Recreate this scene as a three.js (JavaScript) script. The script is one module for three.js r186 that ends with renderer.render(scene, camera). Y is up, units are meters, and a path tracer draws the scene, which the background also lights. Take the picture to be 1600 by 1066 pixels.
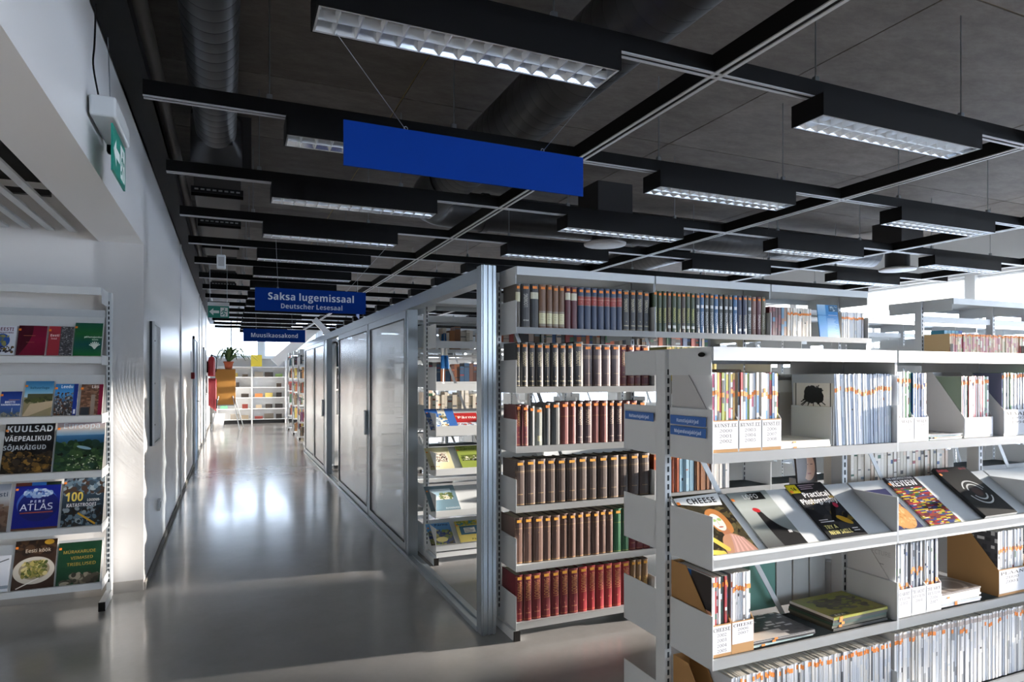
import * as THREE from 'three';
import { mergeGeometries } from 'three/addons/utils/BufferGeometryUtils.js';
import { RoundedBoxGeometry } from 'three/addons/geometries/RoundedBoxGeometry.js';

// ---------- camera, sky, sun, exposure ----------
const scene = new THREE.Scene();
const FOC = 1021.4, VPX = 358.3, HOR = 587.2, EYE = 1.5;           // focal length and horizon in pixels of a 1600 x 1066 frame
const YAW = Math.atan((800 - VPX) / FOC), SY = Math.sin(YAW), CY = Math.cos(YAW);
const camera = new THREE.PerspectiveCamera(2 * Math.atan(533 / FOC) * 180 / Math.PI, 1600 / 1066, 0.05, 200);
camera.position.set(0, EYE, 0);
camera.rotation.y = -YAW;
camera.setViewOffset(1600, 1066, 0, -(HOR - 533), 1600, 1066);     // shift lens: verticals stay vertical
scene.add(camera);
const renderer = new THREE.WebGLRenderer({ antialias: true });
renderer.toneMapping = THREE.LinearToneMapping;
renderer.toneMappingExposure = 1.55;
renderer.shadowMap.enabled = true;
{ // clear winter sky: white round the low sun, bluer and dimmer away from it and overhead
  const w = 128, h = 64, d = new Float32Array(w * h * 4);
  for (let j = 0; j < h; j++) for (let i = 0; i < w; i++) {
    const el = ((j + .5) / h - .5) * Math.PI, az = ((i + .5) / w - .5) * 2 * Math.PI, e = Math.max(0, Math.sin(el)), c = Math.cos(el) * Math.cos(az), o = (j * w + i) * 4;
    const t = Math.min(1, .55 * (1 - c) * .9 + .45 * Math.pow(e, .6)), dim = 1.12 - .42 * t;
    d[o] = dim * (.97 - .42 * t); d[o + 1] = dim * (.99 - .22 * t); d[o + 2] = dim * 1.06; d[o + 3] = 1;
  }
  const sky = new THREE.DataTexture(d, w, h, THREE.RGBAFormat, THREE.FloatType);
  sky.mapping = THREE.EquirectangularReflectionMapping; sky.magFilter = THREE.LinearFilter; sky.needsUpdate = true;
  scene.background = sky; scene.backgroundIntensity = 7.0;
}
const sun = new THREE.DirectionalLight(0xfff2e4, 18);
{ const el = 6.5 * Math.PI / 180; sun.position.set(1, Math.tan(el), .125).multiplyScalar(40).add(new THREE.Vector3(3, 1, -6)); sun.target.position.set(3, 1, -6); }
sun.castShadow = true; sun.shadow.radius = 3; sun.shadow.mapSize.set(4096, 4096); sun.shadow.bias = -.0005;
Object.assign(sun.shadow.camera, { left: -22, right: 22, top: 8, bottom: -8, near: 1, far: 90 });
scene.add(sun, sun.target);

// ---------- helpers ----------
let seed = 7; const R = () => { seed = (seed + 0x6d2b79f5) | 0; let t = Math.imul(seed ^ (seed >>> 15), 1 | seed); t = (t + Math.imul(t ^ (t >>> 7), 61 | t)) ^ t; return ((t ^ (t >>> 14)) >>> 0) / 4294967296; };
const rr = (a, b) => a + (b - a) * R(), pick = (a) => a[Math.floor(R() * a.length)];
const zx = (z, px) => { const u = (px - 800) / FOC; return (SY + u * CY) * z / (-CY + u * SY); };   // x where a pixel column meets the plane at z
const names = new Map();
const numbered = (n) => { const k = names.get(n) ?? 0; names.set(n, k + 1); return k ? n + '_' + String(k).padStart(3, '0') : n; };
const shade = (o) => { o.castShadow = o.receiveShadow = true; return o; };
const part = (name, geo, mat, parent, label) => { const m = shade(new THREE.Mesh(geo, mat)); m.name = name; if (label) m.userData.label = label; parent.add(m); return m; };
const info = (o, label, category, group) => { o.userData.label = label; o.userData.category = category; if (group) o.userData.group = group; return o; };
const thing = (name, label, category, p = [0, 0, 0], ry = 0, group) => { const o = new THREE.Group(); o.name = numbered(name); o.position.set(...p); o.rotation.y = ry; scene.add(o); return info(o, label, category, group); };
const solo = (name, geo, mat, label, category, p = [0, 0, 0], group) => { const m = part(numbered(name), geo, mat, scene); m.position.set(...p); return info(m, label, category, group); };
const struct = (name, geo, mat, label, category = 'structure') => { const m = part(numbered(name), geo, mat, scene); m.userData.kind = 'structure'; return info(m, label, category); };
const structG = (name, label, category, p = [0, 0, 0]) => { const o = thing(name, label, category, p); o.userData.kind = 'structure'; return o; };
const B = (w, h, d, x = 0, y = 0, z = 0) => new THREE.BoxGeometry(w, h, d).translate(x, y, z);
const BB = (x0, x1, y0, y1, z0, z1) => B(Math.abs(x1 - x0), Math.abs(y1 - y0), Math.abs(z1 - z0), (x0 + x1) / 2, (y0 + y1) / 2, (z0 + z1) / 2);
const RB = (w, h, d, r, x = 0, y = 0, z = 0) => new RoundedBoxGeometry(w, h, d, 1, r).translate(x, y, z);
const CYL = (r0, r1, h, n = 16, x = 0, y = 0, z = 0) => new THREE.CylinderGeometry(r0, r1, h, n).translate(x, y, z);
const clean = (g) => { const q = g.index ? g.toNonIndexed() : g.clone(); for (const k of Object.keys(q.attributes)) if (!['position', 'normal', 'uv'].includes(k)) q.deleteAttribute(k); return q; };
const M = (...g) => mergeGeometries(g.flat().map(clean));
const bar = (a, b, r, n = 6) => { const A = new THREE.Vector3(...a), Bv = new THREE.Vector3(...b), d = Bv.clone().sub(A), g = new THREE.CylinderGeometry(r, r, d.length(), n); g.applyQuaternion(new THREE.Quaternion().setFromUnitVectors(new THREE.Vector3(0, 1, 0), d.clone().normalize())); const c = A.add(Bv).multiplyScalar(.5); return g.translate(c.x, c.y, c.z); };
const flat = (a, b, w, t) => { const A = new THREE.Vector3(...a), Bv = new THREE.Vector3(...b), d = Bv.clone().sub(A), g = new THREE.BoxGeometry(w, d.length(), t); g.applyQuaternion(new THREE.Quaternion().setFromUnitVectors(new THREE.Vector3(0, 1, 0), d.clone().normalize())); const c = A.add(Bv).multiplyScalar(.5); return g.translate(c.x, c.y, c.z); };
const poly = (pts, depth) => { const s = new THREE.Shape(pts.map((p) => new THREE.Vector2(...p))); return new THREE.ExtrudeGeometry(s, { depth, bevelEnabled: false }); };
const mat = (c, roughness = .6, metalness = 0, extra = {}) => new THREE.MeshPhysicalMaterial({ color: c, roughness, metalness, ...extra });
const noiseTex = (w, h, f, rep) => { const d = new Uint8Array(w * h * 4); for (let j = 0; j < h; j++) for (let i = 0; i < w; i++) { const v = f(i, j), o = (j * w + i) * 4; d[o] = v[0]; d[o + 1] = v[1]; d[o + 2] = v[2]; d[o + 3] = 255; } const t = new THREE.DataTexture(d, w, h); t.wrapS = t.wrapT = THREE.RepeatWrapping; t.magFilter = THREE.LinearFilter; if (rep) t.repeat.set(...rep); t.needsUpdate = true; return t; };
// smooth tileable value noise
const lattice = (n) => { const g = Array.from({ length: n * n }, R); return (x, y) => { const xi = Math.floor(x), yi = Math.floor(y), fx = x - xi, fy = y - yi, s = (t) => t * t * (3 - 2 * t), at = (i, j) => g[((j % n + n) % n) * n + (i % n + n) % n], a = s(fx), b = s(fy); return (at(xi, yi) * (1 - a) + at(xi + 1, yi) * a) * (1 - b) + (at(xi, yi + 1) * (1 - a) + at(xi + 1, yi + 1) * a) * b; }; };
const fbmTex = (size, base, amp, srgb, stretch = 1) => { const ns = [8, 32, 128].map(lattice), t = noiseTex(size, size, (i, j) => { const u = i / size, v = j / size * stretch, n = ns[0](u * 8, v * 8) * .5 + ns[1](u * 32, v * 32) * .3 + ns[2](u * 128, v * 128) * .2 - .5; return base.map((c) => Math.max(0, Math.min(255, c + amp * n))); }); if (srgb) t.colorSpace = THREE.SRGBColorSpace; return t; };

// ---------- materials ----------
const mWhite = mat(0xdfe2e4, .45), mShelf = mat(0xc3c9cd, .38), mAlu = mat(0xaab4bb, .32, .75), mBlack = mat(0x070708, .6, 0, { specularIntensity: .35 }), mRail = mat(0xb9b9ba, .4, .3);
const mWall = mat(0xe2e3e4, .3);
const mBase = mat(0x8d8b88, .6);
const floorMap = fbmTex(512, [153, 153, 153], 12, true); floorMap.repeat.set(.4, .4);
const floorRough = fbmTex(512, [52, 52, 52], 18, false); floorRough.repeat.set(.35, .9);
const mFloor = mat(0xffffff, 1, 0, { map: floorMap, roughnessMap: floorRough, clearcoat: .3, clearcoatRoughness: .1 });
const ceilMap = fbmTex(512, [110, 103, 97], 34, true, 2); ceilMap.repeat.set(.8, .8);
const mCeil = [0xffffff, 0xeeeeee, 0xdcdad8].map((c) => mat(c, .85, 0, { map: ceilMap })), mSeam = mat(0xa8935a, .9);
const mDuct = mat(0x343436, .36, .2), mDuctGrey = mat(0x5a5856, .5, .2), mGlass = mat(0xffffff, .02, 0, { transmission: 1, thickness: 0, ior: 1.45 });
const mBlade = mat(0xe4e8ec, .28, .7), mMirror = mat(0xd9dde2, .16, 1), mTube = mat(0xf2f4f6, .35), mDark = mat(0x14181c, .6), mSlot = mat(0x16242e, .7);
const mFrost = mat(0xd2d7da, .24, 0, { transmission: .72, thickness: 0, ior: 1.45 });
const mPaper = mat(0xb9ad92, .85), mPaperW = mat(0xd6d3ca, .85), mCard = mat(0xa07a4c, .85), mCardGrey = mat(0xb4b6b8, .8), mLabel = mat(0xcdd0d3, .7), mOrange = mat(0xe8842a, .6), mOrangeY = mat(0xd69a2c, .6);
const mBlue = mat(0x043690, .85, 0, { specularIntensity: .3 }), mRed = mat(0x9c1420, .35), mSteel = mat(0x9aa0a4, .3, .9), mMag = mat(0xffffff, .42, 0, { vertexColors: true });
const canvasTex = (w, h, draw) => { const c = document.createElement('canvas'); c.width = w; c.height = h; draw(c.getContext('2d'), w, h); const t = new THREE.CanvasTexture(c); t.colorSpace = THREE.SRGBColorSpace; t.anisotropy = 4; return t; };

// ---------- the room ----------
const XR = 10, ZF = -22.6, ZB = 7, HC = 3.6;
struct('ground_outside', BB(-40, 80, -.5, -.3, -60, 40), mat(0xd8dde4, .9), 'pale snowy ground outside the windows', 'ground');
struct('floor', BB(-5.2, XR + .3, -.2, 0, ZF - .3, ZB + .3).applyMatrix4(new THREE.Matrix4()), mFloor, 'polished grey resin floor of the library', 'floor');
{ const p = scene.children[scene.children.length - 1].geometry, a = p.attributes.position, uv = p.attributes.uv; for (let i = 0; i < a.count; i++) uv.setXY(i, a.getX(i), a.getZ(i)); }
const ceil = struct('ceiling', BB(-5.2, XR + .3, HC + .002, HC + .25, ZF - .3, ZB + .3), mSeam, 'dark grey panelled ceiling with pale joints', 'ceiling');
{ const pz = 1.27, pxw = 2.44; let g = null;
  for (let z = ZB - .42, j = 0; z > ZF; z -= pz, j++) for (let x = -3.68, i = 0; x < XR; x += pxw, i++) {
    g ??= (() => { const q = B(pxw - .012, .012, pz - .012), a = q.attributes.position, uv = q.attributes.uv; for (let k = 0; k < a.count; k++) uv.setXY(k, a.getX(k), a.getZ(k)); return q; })();
    const m = part('ceiling_panel', g, mCeil[(i * 5 + j * 3 + ((i * j) % 2)) % 3], ceil); m.position.set(x + pxw / 2, HC - .002, z - pz / 2);
  } }
struct('wall_left', BB(-.85, -.55, 0, HC + .1, -5.22, ZF), mWall, 'long white satin corridor wall', 'wall');
struct('baseboard_left', BB(-.551, -.538, 0, .055, -5.22, ZF + .1), mBase, 'grey skirting along the corridor wall', 'baseboard');
struct('wall_bulkhead', BB(-.82, -.55, 2.42, HC + .1, ZB, -5.22), mWall, 'white bulkhead wall above the alcove opening', 'wall');
struct('wall_alcove', BB(-5.2, -.55, 0, HC, -5.22, -5.5), mWall, 'pale wall of the alcove behind the display shelves', 'wall');
struct('baseboard_alcove', BB(-5.0, -.552, 0, .075, -5.22, -5.207), mBase, 'grey skirting below the alcove wall', 'baseboard');
struct('wall_alcove_return', BB(-5.2, -.56, 0, HC, 1.0, 1.3), mWall, 'return wall closing the alcove behind the viewer', 'wall');
struct('wall_alcove_side', BB(-5.4, -5.0, 0, HC, ZB, -5.3), mWall, 'far side wall of the alcove', 'wall');
const slats = structG('ceiling_alcove', 'alcove ceiling of pale metal slats over a dark void', 'ceiling');
part('void_panel', BB(-5.2, -.82, 2.78, 2.85, 1.0, -5.22), mBlack, slats);
{ const g = B(.042, .014, 6.15, 0, 0, -2.12); for (let x = -.96; x > -4.9; x -= .125) part('slat', g, mShelf, slats).position.set(x, 2.47, 0); const c = B(4.1, .03, .04); for (let z = -4.3; z < .8; z += 1.4) part('cross_rail', c, mDark, slats).position.set(-2.95, 2.5, z); }
// window walls
const mBlind = mat(0xf2f2f0, .95, 0, { transmission: .5, thickness: 0 }); const mFrame = mat(0xe6e8ea, .4);
const winWall = (name, len, y0, y1, H, place, n, label, wlabel, rail, blind) => { // wall along local x from 0 to len, thickness .3 outward (+z local)
  const w = structG(name, label, 'wall'); place(w);
  part('wall_below', BB(0, len, 0, y0, 0, .3), mWhite, w); part('wall_above', BB(0, len, y1, H + .1, 0, .3), mWhite, w);
  const bw = len / n;
  for (let i = 0; i <= n; i++) part('pier', BB(Math.max(0, i * bw - .07), Math.min(len, i * bw + .07), y0, y1, 0, .3), mWhite, w);
  for (let i = 0; i < n; i++) {
    const g = structG('window_' + (++winN), wlabel, 'window'); place(g); g.translateX(i * bw + .07);
    const ww = bw - .14, f = .05;
    part('window_frame', M(BB(0, ww, y0, y0 + f, .1, .17), BB(0, ww, y1 - f, y1, .1, .17), BB(0, f, y0 + f, y1 - f, .1, .17), BB(ww - f, ww, y0 + f, y1 - f, .1, .17), BB(ww / 2 - f / 2, ww / 2 + f / 2, y0 + f, y1 - f, .1, .17)), mFrame, g);
    if (blind) { part('roller_blind', BB(.03, ww - .03, blind, y1 - .03, .06, .063), mBlind, g); part('blind_tube', bar([.02, y1 - .03, .06], [ww - .02, y1 - .03, .06], .022, 12), mWhite, g); }
    if (rail) part('transom', BB(f, ww - f, rail[0], rail[1], .1, .18), mFrame, g);
    part('pane', BB(f, ww / 2 - f / 2, y0 + f, y1 - f, .133, .137), mGlass, g); part('pane', BB(ww / 2 + f / 2, ww - f, y0 + f, y1 - f, .133, .137), mGlass, g);
  }
};
let winN = 0;
winWall('wall_right', ZB - ZF, .3, 2.97, HC, (o) => { o.position.set(XR, 0, ZF); o.rotation.y = -Math.PI / 2; o.scale.z = -1; }, 9, 'white wall of tall windows behind the shelving rows', 'tall white-framed window in the bright wall beyond the shelves', [1.1, 1.3], 2.56);
winWall('wall_far', XR + .85, 2.1, 3.3, HC, (o) => { o.position.set(-.85, 0, ZF); o.scale.z = -1; }, 6, 'far end wall with a strip of high windows', 'high white-framed window above the far display shelves');
winWall('wall_back', 7, .3, 3.1, HC, (o) => { o.position.set(XR - 7, 0, ZB); }, 3, 'wall with windows behind the viewer', 'white-framed window in the wall behind the viewer');
struct('wall_back_solid', BB(-5.4, XR - 7, 0, HC + .1, ZB, ZB + .3), mWhite, 'plain white stretch of wall behind the viewer', 'wall');

// ---------- ceiling services ----------
const ROWS = []; for (let k = -1; k < 15; k++) ROWS.push(-2.45 - 1.33 * k);
const COLS = [.28, 2.69, 5.10, 7.51], BEAMS = [2.11, 4.52, 6.93, 9.34];
const railG = (len) => B(len, .075, .06), stripG = (len, o) => B(len, .006, .014, 0, -.04, o);
const rodG = CYL(.0035, .0035, .6, 5, 0, .335, 0), clampG = RB(.03, .035, .025, .005, 0, .055, 0);
for (const z of ROWS) {
  const t = thing('lighting_track', 'black suspended track running across the aisles with a row of luminaires', 'track', [4.75, 2.955, z], 0, 'cross tracks below the ceiling');
  part('rail', railG(10.3), mBlack, t); part('rail_strip', stripG(10.3, .018), mRail, t); part('rail_strip', stripG(10.3, -.018), mRail, t);
  for (const x of [.2, 1.25, 2.75, 3.9, 5.2, 6.4, 7.6, 8.7]) { const r = part('rod', rodG, mSteel, t); r.position.x = x - 4.75; part('clamp', clampG, mSteel, r); }
}
for (const x of BEAMS) {
  const t = thing('lighting_beam', 'black suspended beam running lengthwise with two pale strips underneath', 'track', [x, 2.96, -7.5], Math.PI / 2, 'lengthwise beams below the ceiling');
  part('rail', B(29, .085, .07), mBlack, t); part('rail_strip', B(29, .006, .018, 0, -.0455, .022), mRail, t); part('rail_strip', B(29, .006, .018, 0, -.0455, -.022), mRail, t);
}
// luminaires
const vBlade = (len) => { const g = new THREE.BufferGeometry(), l = len / 2, t = .008, b = .0025, h = .032; // a V-shaped louvre blade along z
  const P = [[-t, h, -l], [-b, 0, -l], [-b, 0, l], [-t, h, l], [b, 0, -l], [t, h, -l], [t, h, l], [b, 0, l]], I = [0, 1, 2, 0, 2, 3, 4, 5, 6, 4, 6, 7, 1, 4, 7, 1, 7, 2, 0, 3, 6, 0, 6, 5];
  g.setAttribute('position', new THREE.Float32BufferAttribute(P.flat(), 3)); g.setIndex(I); const q = g.toNonIndexed(); q.computeVertexNormals(); q.setAttribute('uv', new THREE.Float32BufferAttribute(new Float32Array(q.attributes.position.count * 2), 2)); return q; };
const LL = 1.24, LW = .2, NB = 15;
const slope = (s) => flat([0, 0, s * (LW / 2 - .012)], [0, .05, s * (LW / 2 - .03)], LL - .02, .002);
const makeLamp = (detail) => {
  const t = thing('luminaire', '', 'light'); t.name = 'luminaire_proto'; scene.remove(t);
  part('housing', M(BB(-LL / 2, LL / 2, .1, .112, -LW / 2, LW / 2), BB(-LL / 2, LL / 2, 0, .1, -LW / 2, -LW / 2 + .006), BB(-LL / 2, LL / 2, 0, .1, LW / 2 - .006, LW / 2), BB(-LL / 2, -LL / 2 + .006, 0, .1, -LW / 2, LW / 2), BB(LL / 2 - .006, LL / 2, 0, .1, -LW / 2, LW / 2)), mBlack, t);
  part('reflector', M(slope(1), slope(-1), BB(-LL / 2 + .01, LL / 2 - .01, .085, .087, -LW / 2 + .01, LW / 2 - .01), BB(-LL / 2 + .006, -LL / 2 + .012, .0, .08, -LW / 2 + .008, LW / 2 - .008), BB(LL / 2 - .012, LL / 2 - .006, .0, .08, -LW / 2 + .008, LW / 2 - .008)), mMirror, t);
  part('rim', M(BB(-LL / 2 + .006, LL / 2 - .006, 0, .004, -LW / 2 + .006, -LW / 2 + .014), BB(-LL / 2 + .006, LL / 2 - .006, 0, .004, LW / 2 - .014, LW / 2 - .006), BB(-LL / 2 + .006, -LL / 2 + .014, 0, .004, -LW / 2 + .014, LW / 2 - .014), BB(LL / 2 - .014, LL / 2 - .006, 0, .004, -LW / 2 + .014, LW / 2 - .014)), mRail, t);
  for (const s of [-1, 1]) part('tube', CYL(.013, .013, LL - .06, 10).rotateZ(Math.PI / 2).translate(0, .062, s * LW / 4), mTube, t);
  const bl = vBlade(LW - .024), mid = vBlade(LL - .024).rotateY(Math.PI / 2), all = [];
  for (let i = 1; i < NB; i++) { const x = -LL / 2 + i * LL / NB; if (detail) part('louvre_blade', bl, mBlade, t).position.x = x; else all.push(bl.clone().translate(x, 0, 0)); }
  if (detail) part('louvre_spine', mid, mBlade, t); else part('louvre', M(all, mid), mBlade, t);
  return t;
};
const lampD = makeLamp(true), lampS = makeLamp(false);
ROWS.forEach((z, k) => COLS.forEach((x, c) => {
  { const lx = x + LL / 2, dep = lx * SY - z * CY, sx = 800 + FOC * (lx * CY + z * SY) / dep, half = FOC * .7 / dep; if (dep < .3 || sx < -half || sx > 1600 + half || HOR - FOC * 1.35 / dep < -60) return; }
  const o = (k < 4 ? lampD : lampS).clone(); o.name = numbered('luminaire'); scene.add(o); o.position.set(x + LL / 2, 2.79, z);
  if (c === 0 && k === 1) { info(o, 'black luminaire with large mirrored louvre holding the wires of the blank blue sign', 'light'); return; }
  if (c === 1 && k === 1) { info(o, 'black louvred luminaire beside the beam crossing above the low magazine row', 'light'); return; }
  info(o, c === 0 ? 'black suspended twin-tube luminaire with mirrored louvre above the corridor side' : 'black suspended twin-tube luminaire with mirrored louvre above the shelving rows', 'light', c === 0 ? 'luminaires over the corridor' : 'luminaires over the shelving rows');
}));
// ducts
const spiral = (r, len) => { const pts = [], n = Math.max(4, Math.round(len / .11)); for (let i = 0; i <= n; i++) { const y = -len / 2 + len * i / n; pts.push(new THREE.Vector2(r, y)); if (i < n) { const s = len / n; pts.push(new THREE.Vector2(r, y + s * .93)); pts.push(new THREE.Vector2(r - .004, y + s * .96)); } } return new THREE.LatheGeometry(pts, 36); };
{ const t = thing('air_duct', 'round spiral air duct above the corridor ending in a flared box', 'duct', [-.09, 3.32, 0]);
  part('pipe', spiral(.14, 9.4).rotateX(Math.PI / 2).translate(0, 0, -.6), mDuct, t);
  const fl = new THREE.CylinderGeometry(.26, .16, .3, 4, 1, false, Math.PI / 4).rotateX(-Math.PI / 2).translate(0, 0, -5.42); part('flare', fl, mDuct, t); part('plenum_box', BB(-.18, .25, -.2, .22, -5.57, -5.85), mDuct, t); }
{ const t = thing('air_duct', 'thick round spiral air duct running lengthwise above the shelving', 'duct', [1.86, 3.3, 0]);
  part('pipe', spiral(.2, 9.2).rotateX(Math.PI / 2).translate(0, 0, -1.2), mDuct, t);
  const el = new THREE.TubeGeometry(new THREE.CatmullRomCurve3([[0, 0, -5.75], [0, 0, -6.3], [.1, 0, -6.62], [.35, 0, -6.74], [.7, 0, -6.76]].map((p) => new THREE.Vector3(...p))), 16, .2, 24); part('elbow', el, mDuct, t);
  part('cross_pipe', spiral(.2, 6.2).rotateZ(Math.PI / 2).translate(3.75, 0, -6.76), mDuct, t); part('collar', CYL(.215, .215, .06, 32).rotateX(Math.PI / 2).translate(0, 0, -5.7), mDuct, t); part('collar', CYL(.215, .215, .06, 32).rotateZ(Math.PI / 2).translate(.72, 0, -6.76), mDuct, t); }
{ const t = thing('air_duct', 'round spiral air duct high above the far shelving rows', 'duct', [5.8, 3.3, 0]); part('pipe', spiral(.2, 7).rotateX(Math.PI / 2).translate(0, 0, -11), mDuct, t); }
{ const t = thing('air_duct', 'round spiral air duct above the magazine shelves', 'duct', [4.1, 3.34, 0]); part('pipe', spiral(.18, 5.2).rotateX(Math.PI / 2).translate(0, 0, .9), mDuct, t); }
{ const holes = []; for (let i = 0; i < 8; i++) holes.push(B(.032, .012, .02, -.175 + i * .05, 0, 0));
  const hg = M(holes);
  for (let i = 0; i < 6; i++) { const t = thing('vent_plenum', 'grey rectangular ventilation box with a slotted edge above the corridor', 'vent', [-.1, 3.2, -7.1 - i * 1.33], 0, 'ventilation boxes above the corridor');
    part('box', BB(-.2, .2, 0, .25, -.42, .42), mDuctGrey, t); part('slot_frame', BB(-.22, .22, -.02, .03, .44, .49), mDark, t); part('slots', hg.clone().translate(0, .005, .492), mRail, t); part('hanger', BB(-.22, .22, -.05, -.02, .45, .47), mBlack, t); for (const sx of [-.15, .15]) part('rod', bar([sx, .25, 0], [sx, .398, 0], .005), mSteel, t); } }
const cableTray = thing('cable_tray', 'dark cable tray running along the top of the corridor wall', 'tray', [0, 0, 0]);
part('tray', M(BB(-.545, -.40, 3.1, 3.115, 5, ZF + .2), BB(-.545, -.535, 3.1, 3.17, 5, ZF + .2), BB(-.41, -.40, 3.1, 3.17, 5, ZF + .2)), mBlack, cableTray);
part('cable', bar([-.5, 3.125, 5], [-.5, 3.125, ZF + .3], .012), mBlack, cableTray); part('pipe', bar([-.4, 3.28, 5], [-.4, 3.28, ZF + .3], .045, 14), mDuctGrey, cableTray);
for (const [x, z] of [[3.52, -5.75], [7.75, -5.65]]) { const t = thing('ceiling_diffuser', x < 5 ? 'round grey air diffuser disc hanging over the bound journals' : 'round grey air diffuser disc hanging near the bright windows', 'vent', [x, 2.82, z]);
  part('disc', new THREE.LatheGeometry([[0, 0], [.16, .004], [.21, .012], [.215, .03], [.19, .04], [0, .04]].map((p) => new THREE.Vector2(...p)), 36), mat(0xa9a7a5, .5), t); part('neck', CYL(.14, .14, .22, 28, 0, .15, 0), mDuct, t); part('plenum_box', BB(-.2, .2, .26, .6, -.2, .2), mDuct, t); }

// ---------- hanging signs ----------
const textTex = (w, h, bg, lines) => canvasTex(w, h, (g) => { g.fillStyle = bg; g.fillRect(0, 0, w, h); g.textAlign = 'center'; g.textBaseline = 'middle'; for (const [s, size, y, col, font, x] of lines) { g.fillStyle = col; g.font = (font || 'bold ') + size + 'px sans-serif'; g.fillText(s, x ?? w / 2, y); } });
const faceUV = (g, side = 4) => g; 
const printed = (w, h, d, x, y, z) => { const g = B(w, h, d, x, y, z), uv = g.attributes.uv; for (let i = 0; i < uv.count; i++) { const f = Math.floor(i / 4); if (f < 4) uv.setXY(i, .01, .02); } return g; };
const hangSign = (label, x0, x1, y0, y1, z, m, wires) => { const t = thing('hanging_sign', label, 'sign', [(x0 + x1) / 2, y0, z]), w = x1 - x0, h = y1 - y0;
  part('board', printed(w, h, .012, 0, h / 2, 0), m, t); wires.forEach(([sx, tx, ty, tz]) => { part('wire', bar([sx - (x0 + x1) / 2, h, 0], [tx - (x0 + x1) / 2, ty - y0, tz - z], .0016, 5), mSteel, t); part('hook', new THREE.TorusGeometry(.009, .002, 6, 12).translate(sx - (x0 + x1) / 2, h + .006, 0), mSteel, t); }); return t; };
const blank = hangSign('blank blue sign hanging by two wires from the luminaires', .485, 1.765, 2.475, 2.685, -3.1, mBlue, [[.78, .36, 2.79, -2.54], [1.52, 1.5, 2.79, -2.54]]); blank.rotation.y = .02;
const mS2 = mat(0xffffff, .85, 0, { specularIntensity: .3, map: textTex(1024, 214, '#06358c', [['Saksa lugemissaal', 92, 76, '#dfe7f2'], ['Deutscher Lesesaal', 62, 164, '#cfd9ea']]) });
hangSign('blue hanging sign lettered Saksa lugemissaal over the corridor', .26, 1.475, 2.222, 2.478, -7.75, mS2, [[.5, .4, 2.79, -6.5], [1.25, 1.45, 2.79, -6.5]]);
const mS3 = mat(0xffffff, .85, 0, { specularIntensity: .3, map: textTex(1024, 214, '#07327e', [['Muusikaosakond', 96, 107, '#d5dcea']]) });
hangSign('blue hanging sign lettered Muusikaosakond farther down the corridor', .255, 1.45, 2.19, 2.45, -14.2, mS3, [[.5, .5, 2.79, -14.42], [1.2, 1.2, 2.79, -14.42]]);
const mS4 = mat(0xffffff, .5, 0, { map: textTex(256, 512, '#1a4fa8', [['Saksa', 44, 190, '#dfe7f2'], ['lugemissaal', 36, 250, '#dfe7f2'], ['→', 60, 330, '#dfe7f2']]) });
{ const t = thing('hanging_sign', 'small blue sign hanging crosswise over the partition top', 'sign', [1.62, 2.3, -9.1], Math.PI / 2 - .25); part('board', printed(.5, .32, .01, 0, .16, 0), mS4, t); part('wire', bar([-.02, .32, 0], [-.02, .612, 0], .0016), mSteel, t); part('wire', bar([.02, .32, 0], [.02, .612, 0], .0016), mSteel, t); }
const exitTex = canvasTex(512, 256, (g, w, h) => { g.fillStyle = '#128a78'; g.fillRect(0, 0, w, h); g.fillStyle = '#eef6f4'; g.beginPath(); [[30, 128], [130, 50], [130, 100], [270, 100], [270, 156], [130, 156], [130, 206]].forEach(([x, y], i) => i ? g.lineTo(x, y) : g.moveTo(x, y)); g.fill(); g.fillRect(300, 30, 180, 196); g.fillStyle = '#128a78'; g.beginPath(); g.arc(400, 62, 17, 0, 7); g.fill(); g.lineWidth = 20; g.strokeStyle = '#128a78'; g.lineCap = 'round'; const L = (...p) => { g.beginPath(); p.forEach(([x, y], i) => i ? g.lineTo(x, y) : g.moveTo(x, y)); g.stroke(); }; L([390, 95], [378, 145], [420, 170], [412, 210]); L([378, 145], [360, 185], [322, 190]); L([390, 95], [345, 110], [330, 140]); L([390, 95], [430, 120], [452, 112]); });
const mExit = mat(0xffffff, .4, 0, { map: exitTex });
{ const t = thing('exit_sign', 'green exit sign hanging from two rods beside the corridor wall', 'sign', [-.125, 2.24, -9.1]); part('plate', printed(.245, .15, .01, 0, .07, 0), mExit, t); part('housing', BB(-.125, .125, .147, .19, -.03, .03), mWhite, t); for (const s of [-1, 1]) part('rod', bar([s * .1, .19, 0], [s * .1, .672, 0], .003), mSteel, t); }
{ const t = thing('exit_sign', 'green exit sign below an emergency light on the bulkhead wall', 'sign', [-.46, 2.37, -3.42], Math.PI / 2); part('plate', printed(.36, .2, .008, 0, .11, .0), mExit, t); part('housing', RB(.42, .09, .1, .012, 0, .27, -.03), mat(0xc9cccd, .4), t); part('lamp_end', RB(.04, .06, .07, .012, .2, .215, -.04), mBlack, t); part('bracket', BB(-.02, .02, .25, .29, -.09, -.06), mSteel, t); part('cable', new THREE.TubeGeometry(new THREE.CatmullRomCurve3([[-.16, .31, -.05], [-.17, .45, -.07], [-.14, .55, -.07], [-.17, .71, -.06]].map((p) => new THREE.Vector3(...p))), 20, .004, 6), mBlack, t); part('chain', bar([.14, .31, -.05], [.13, .71, -.06], .0025), mSteel, t); }

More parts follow.
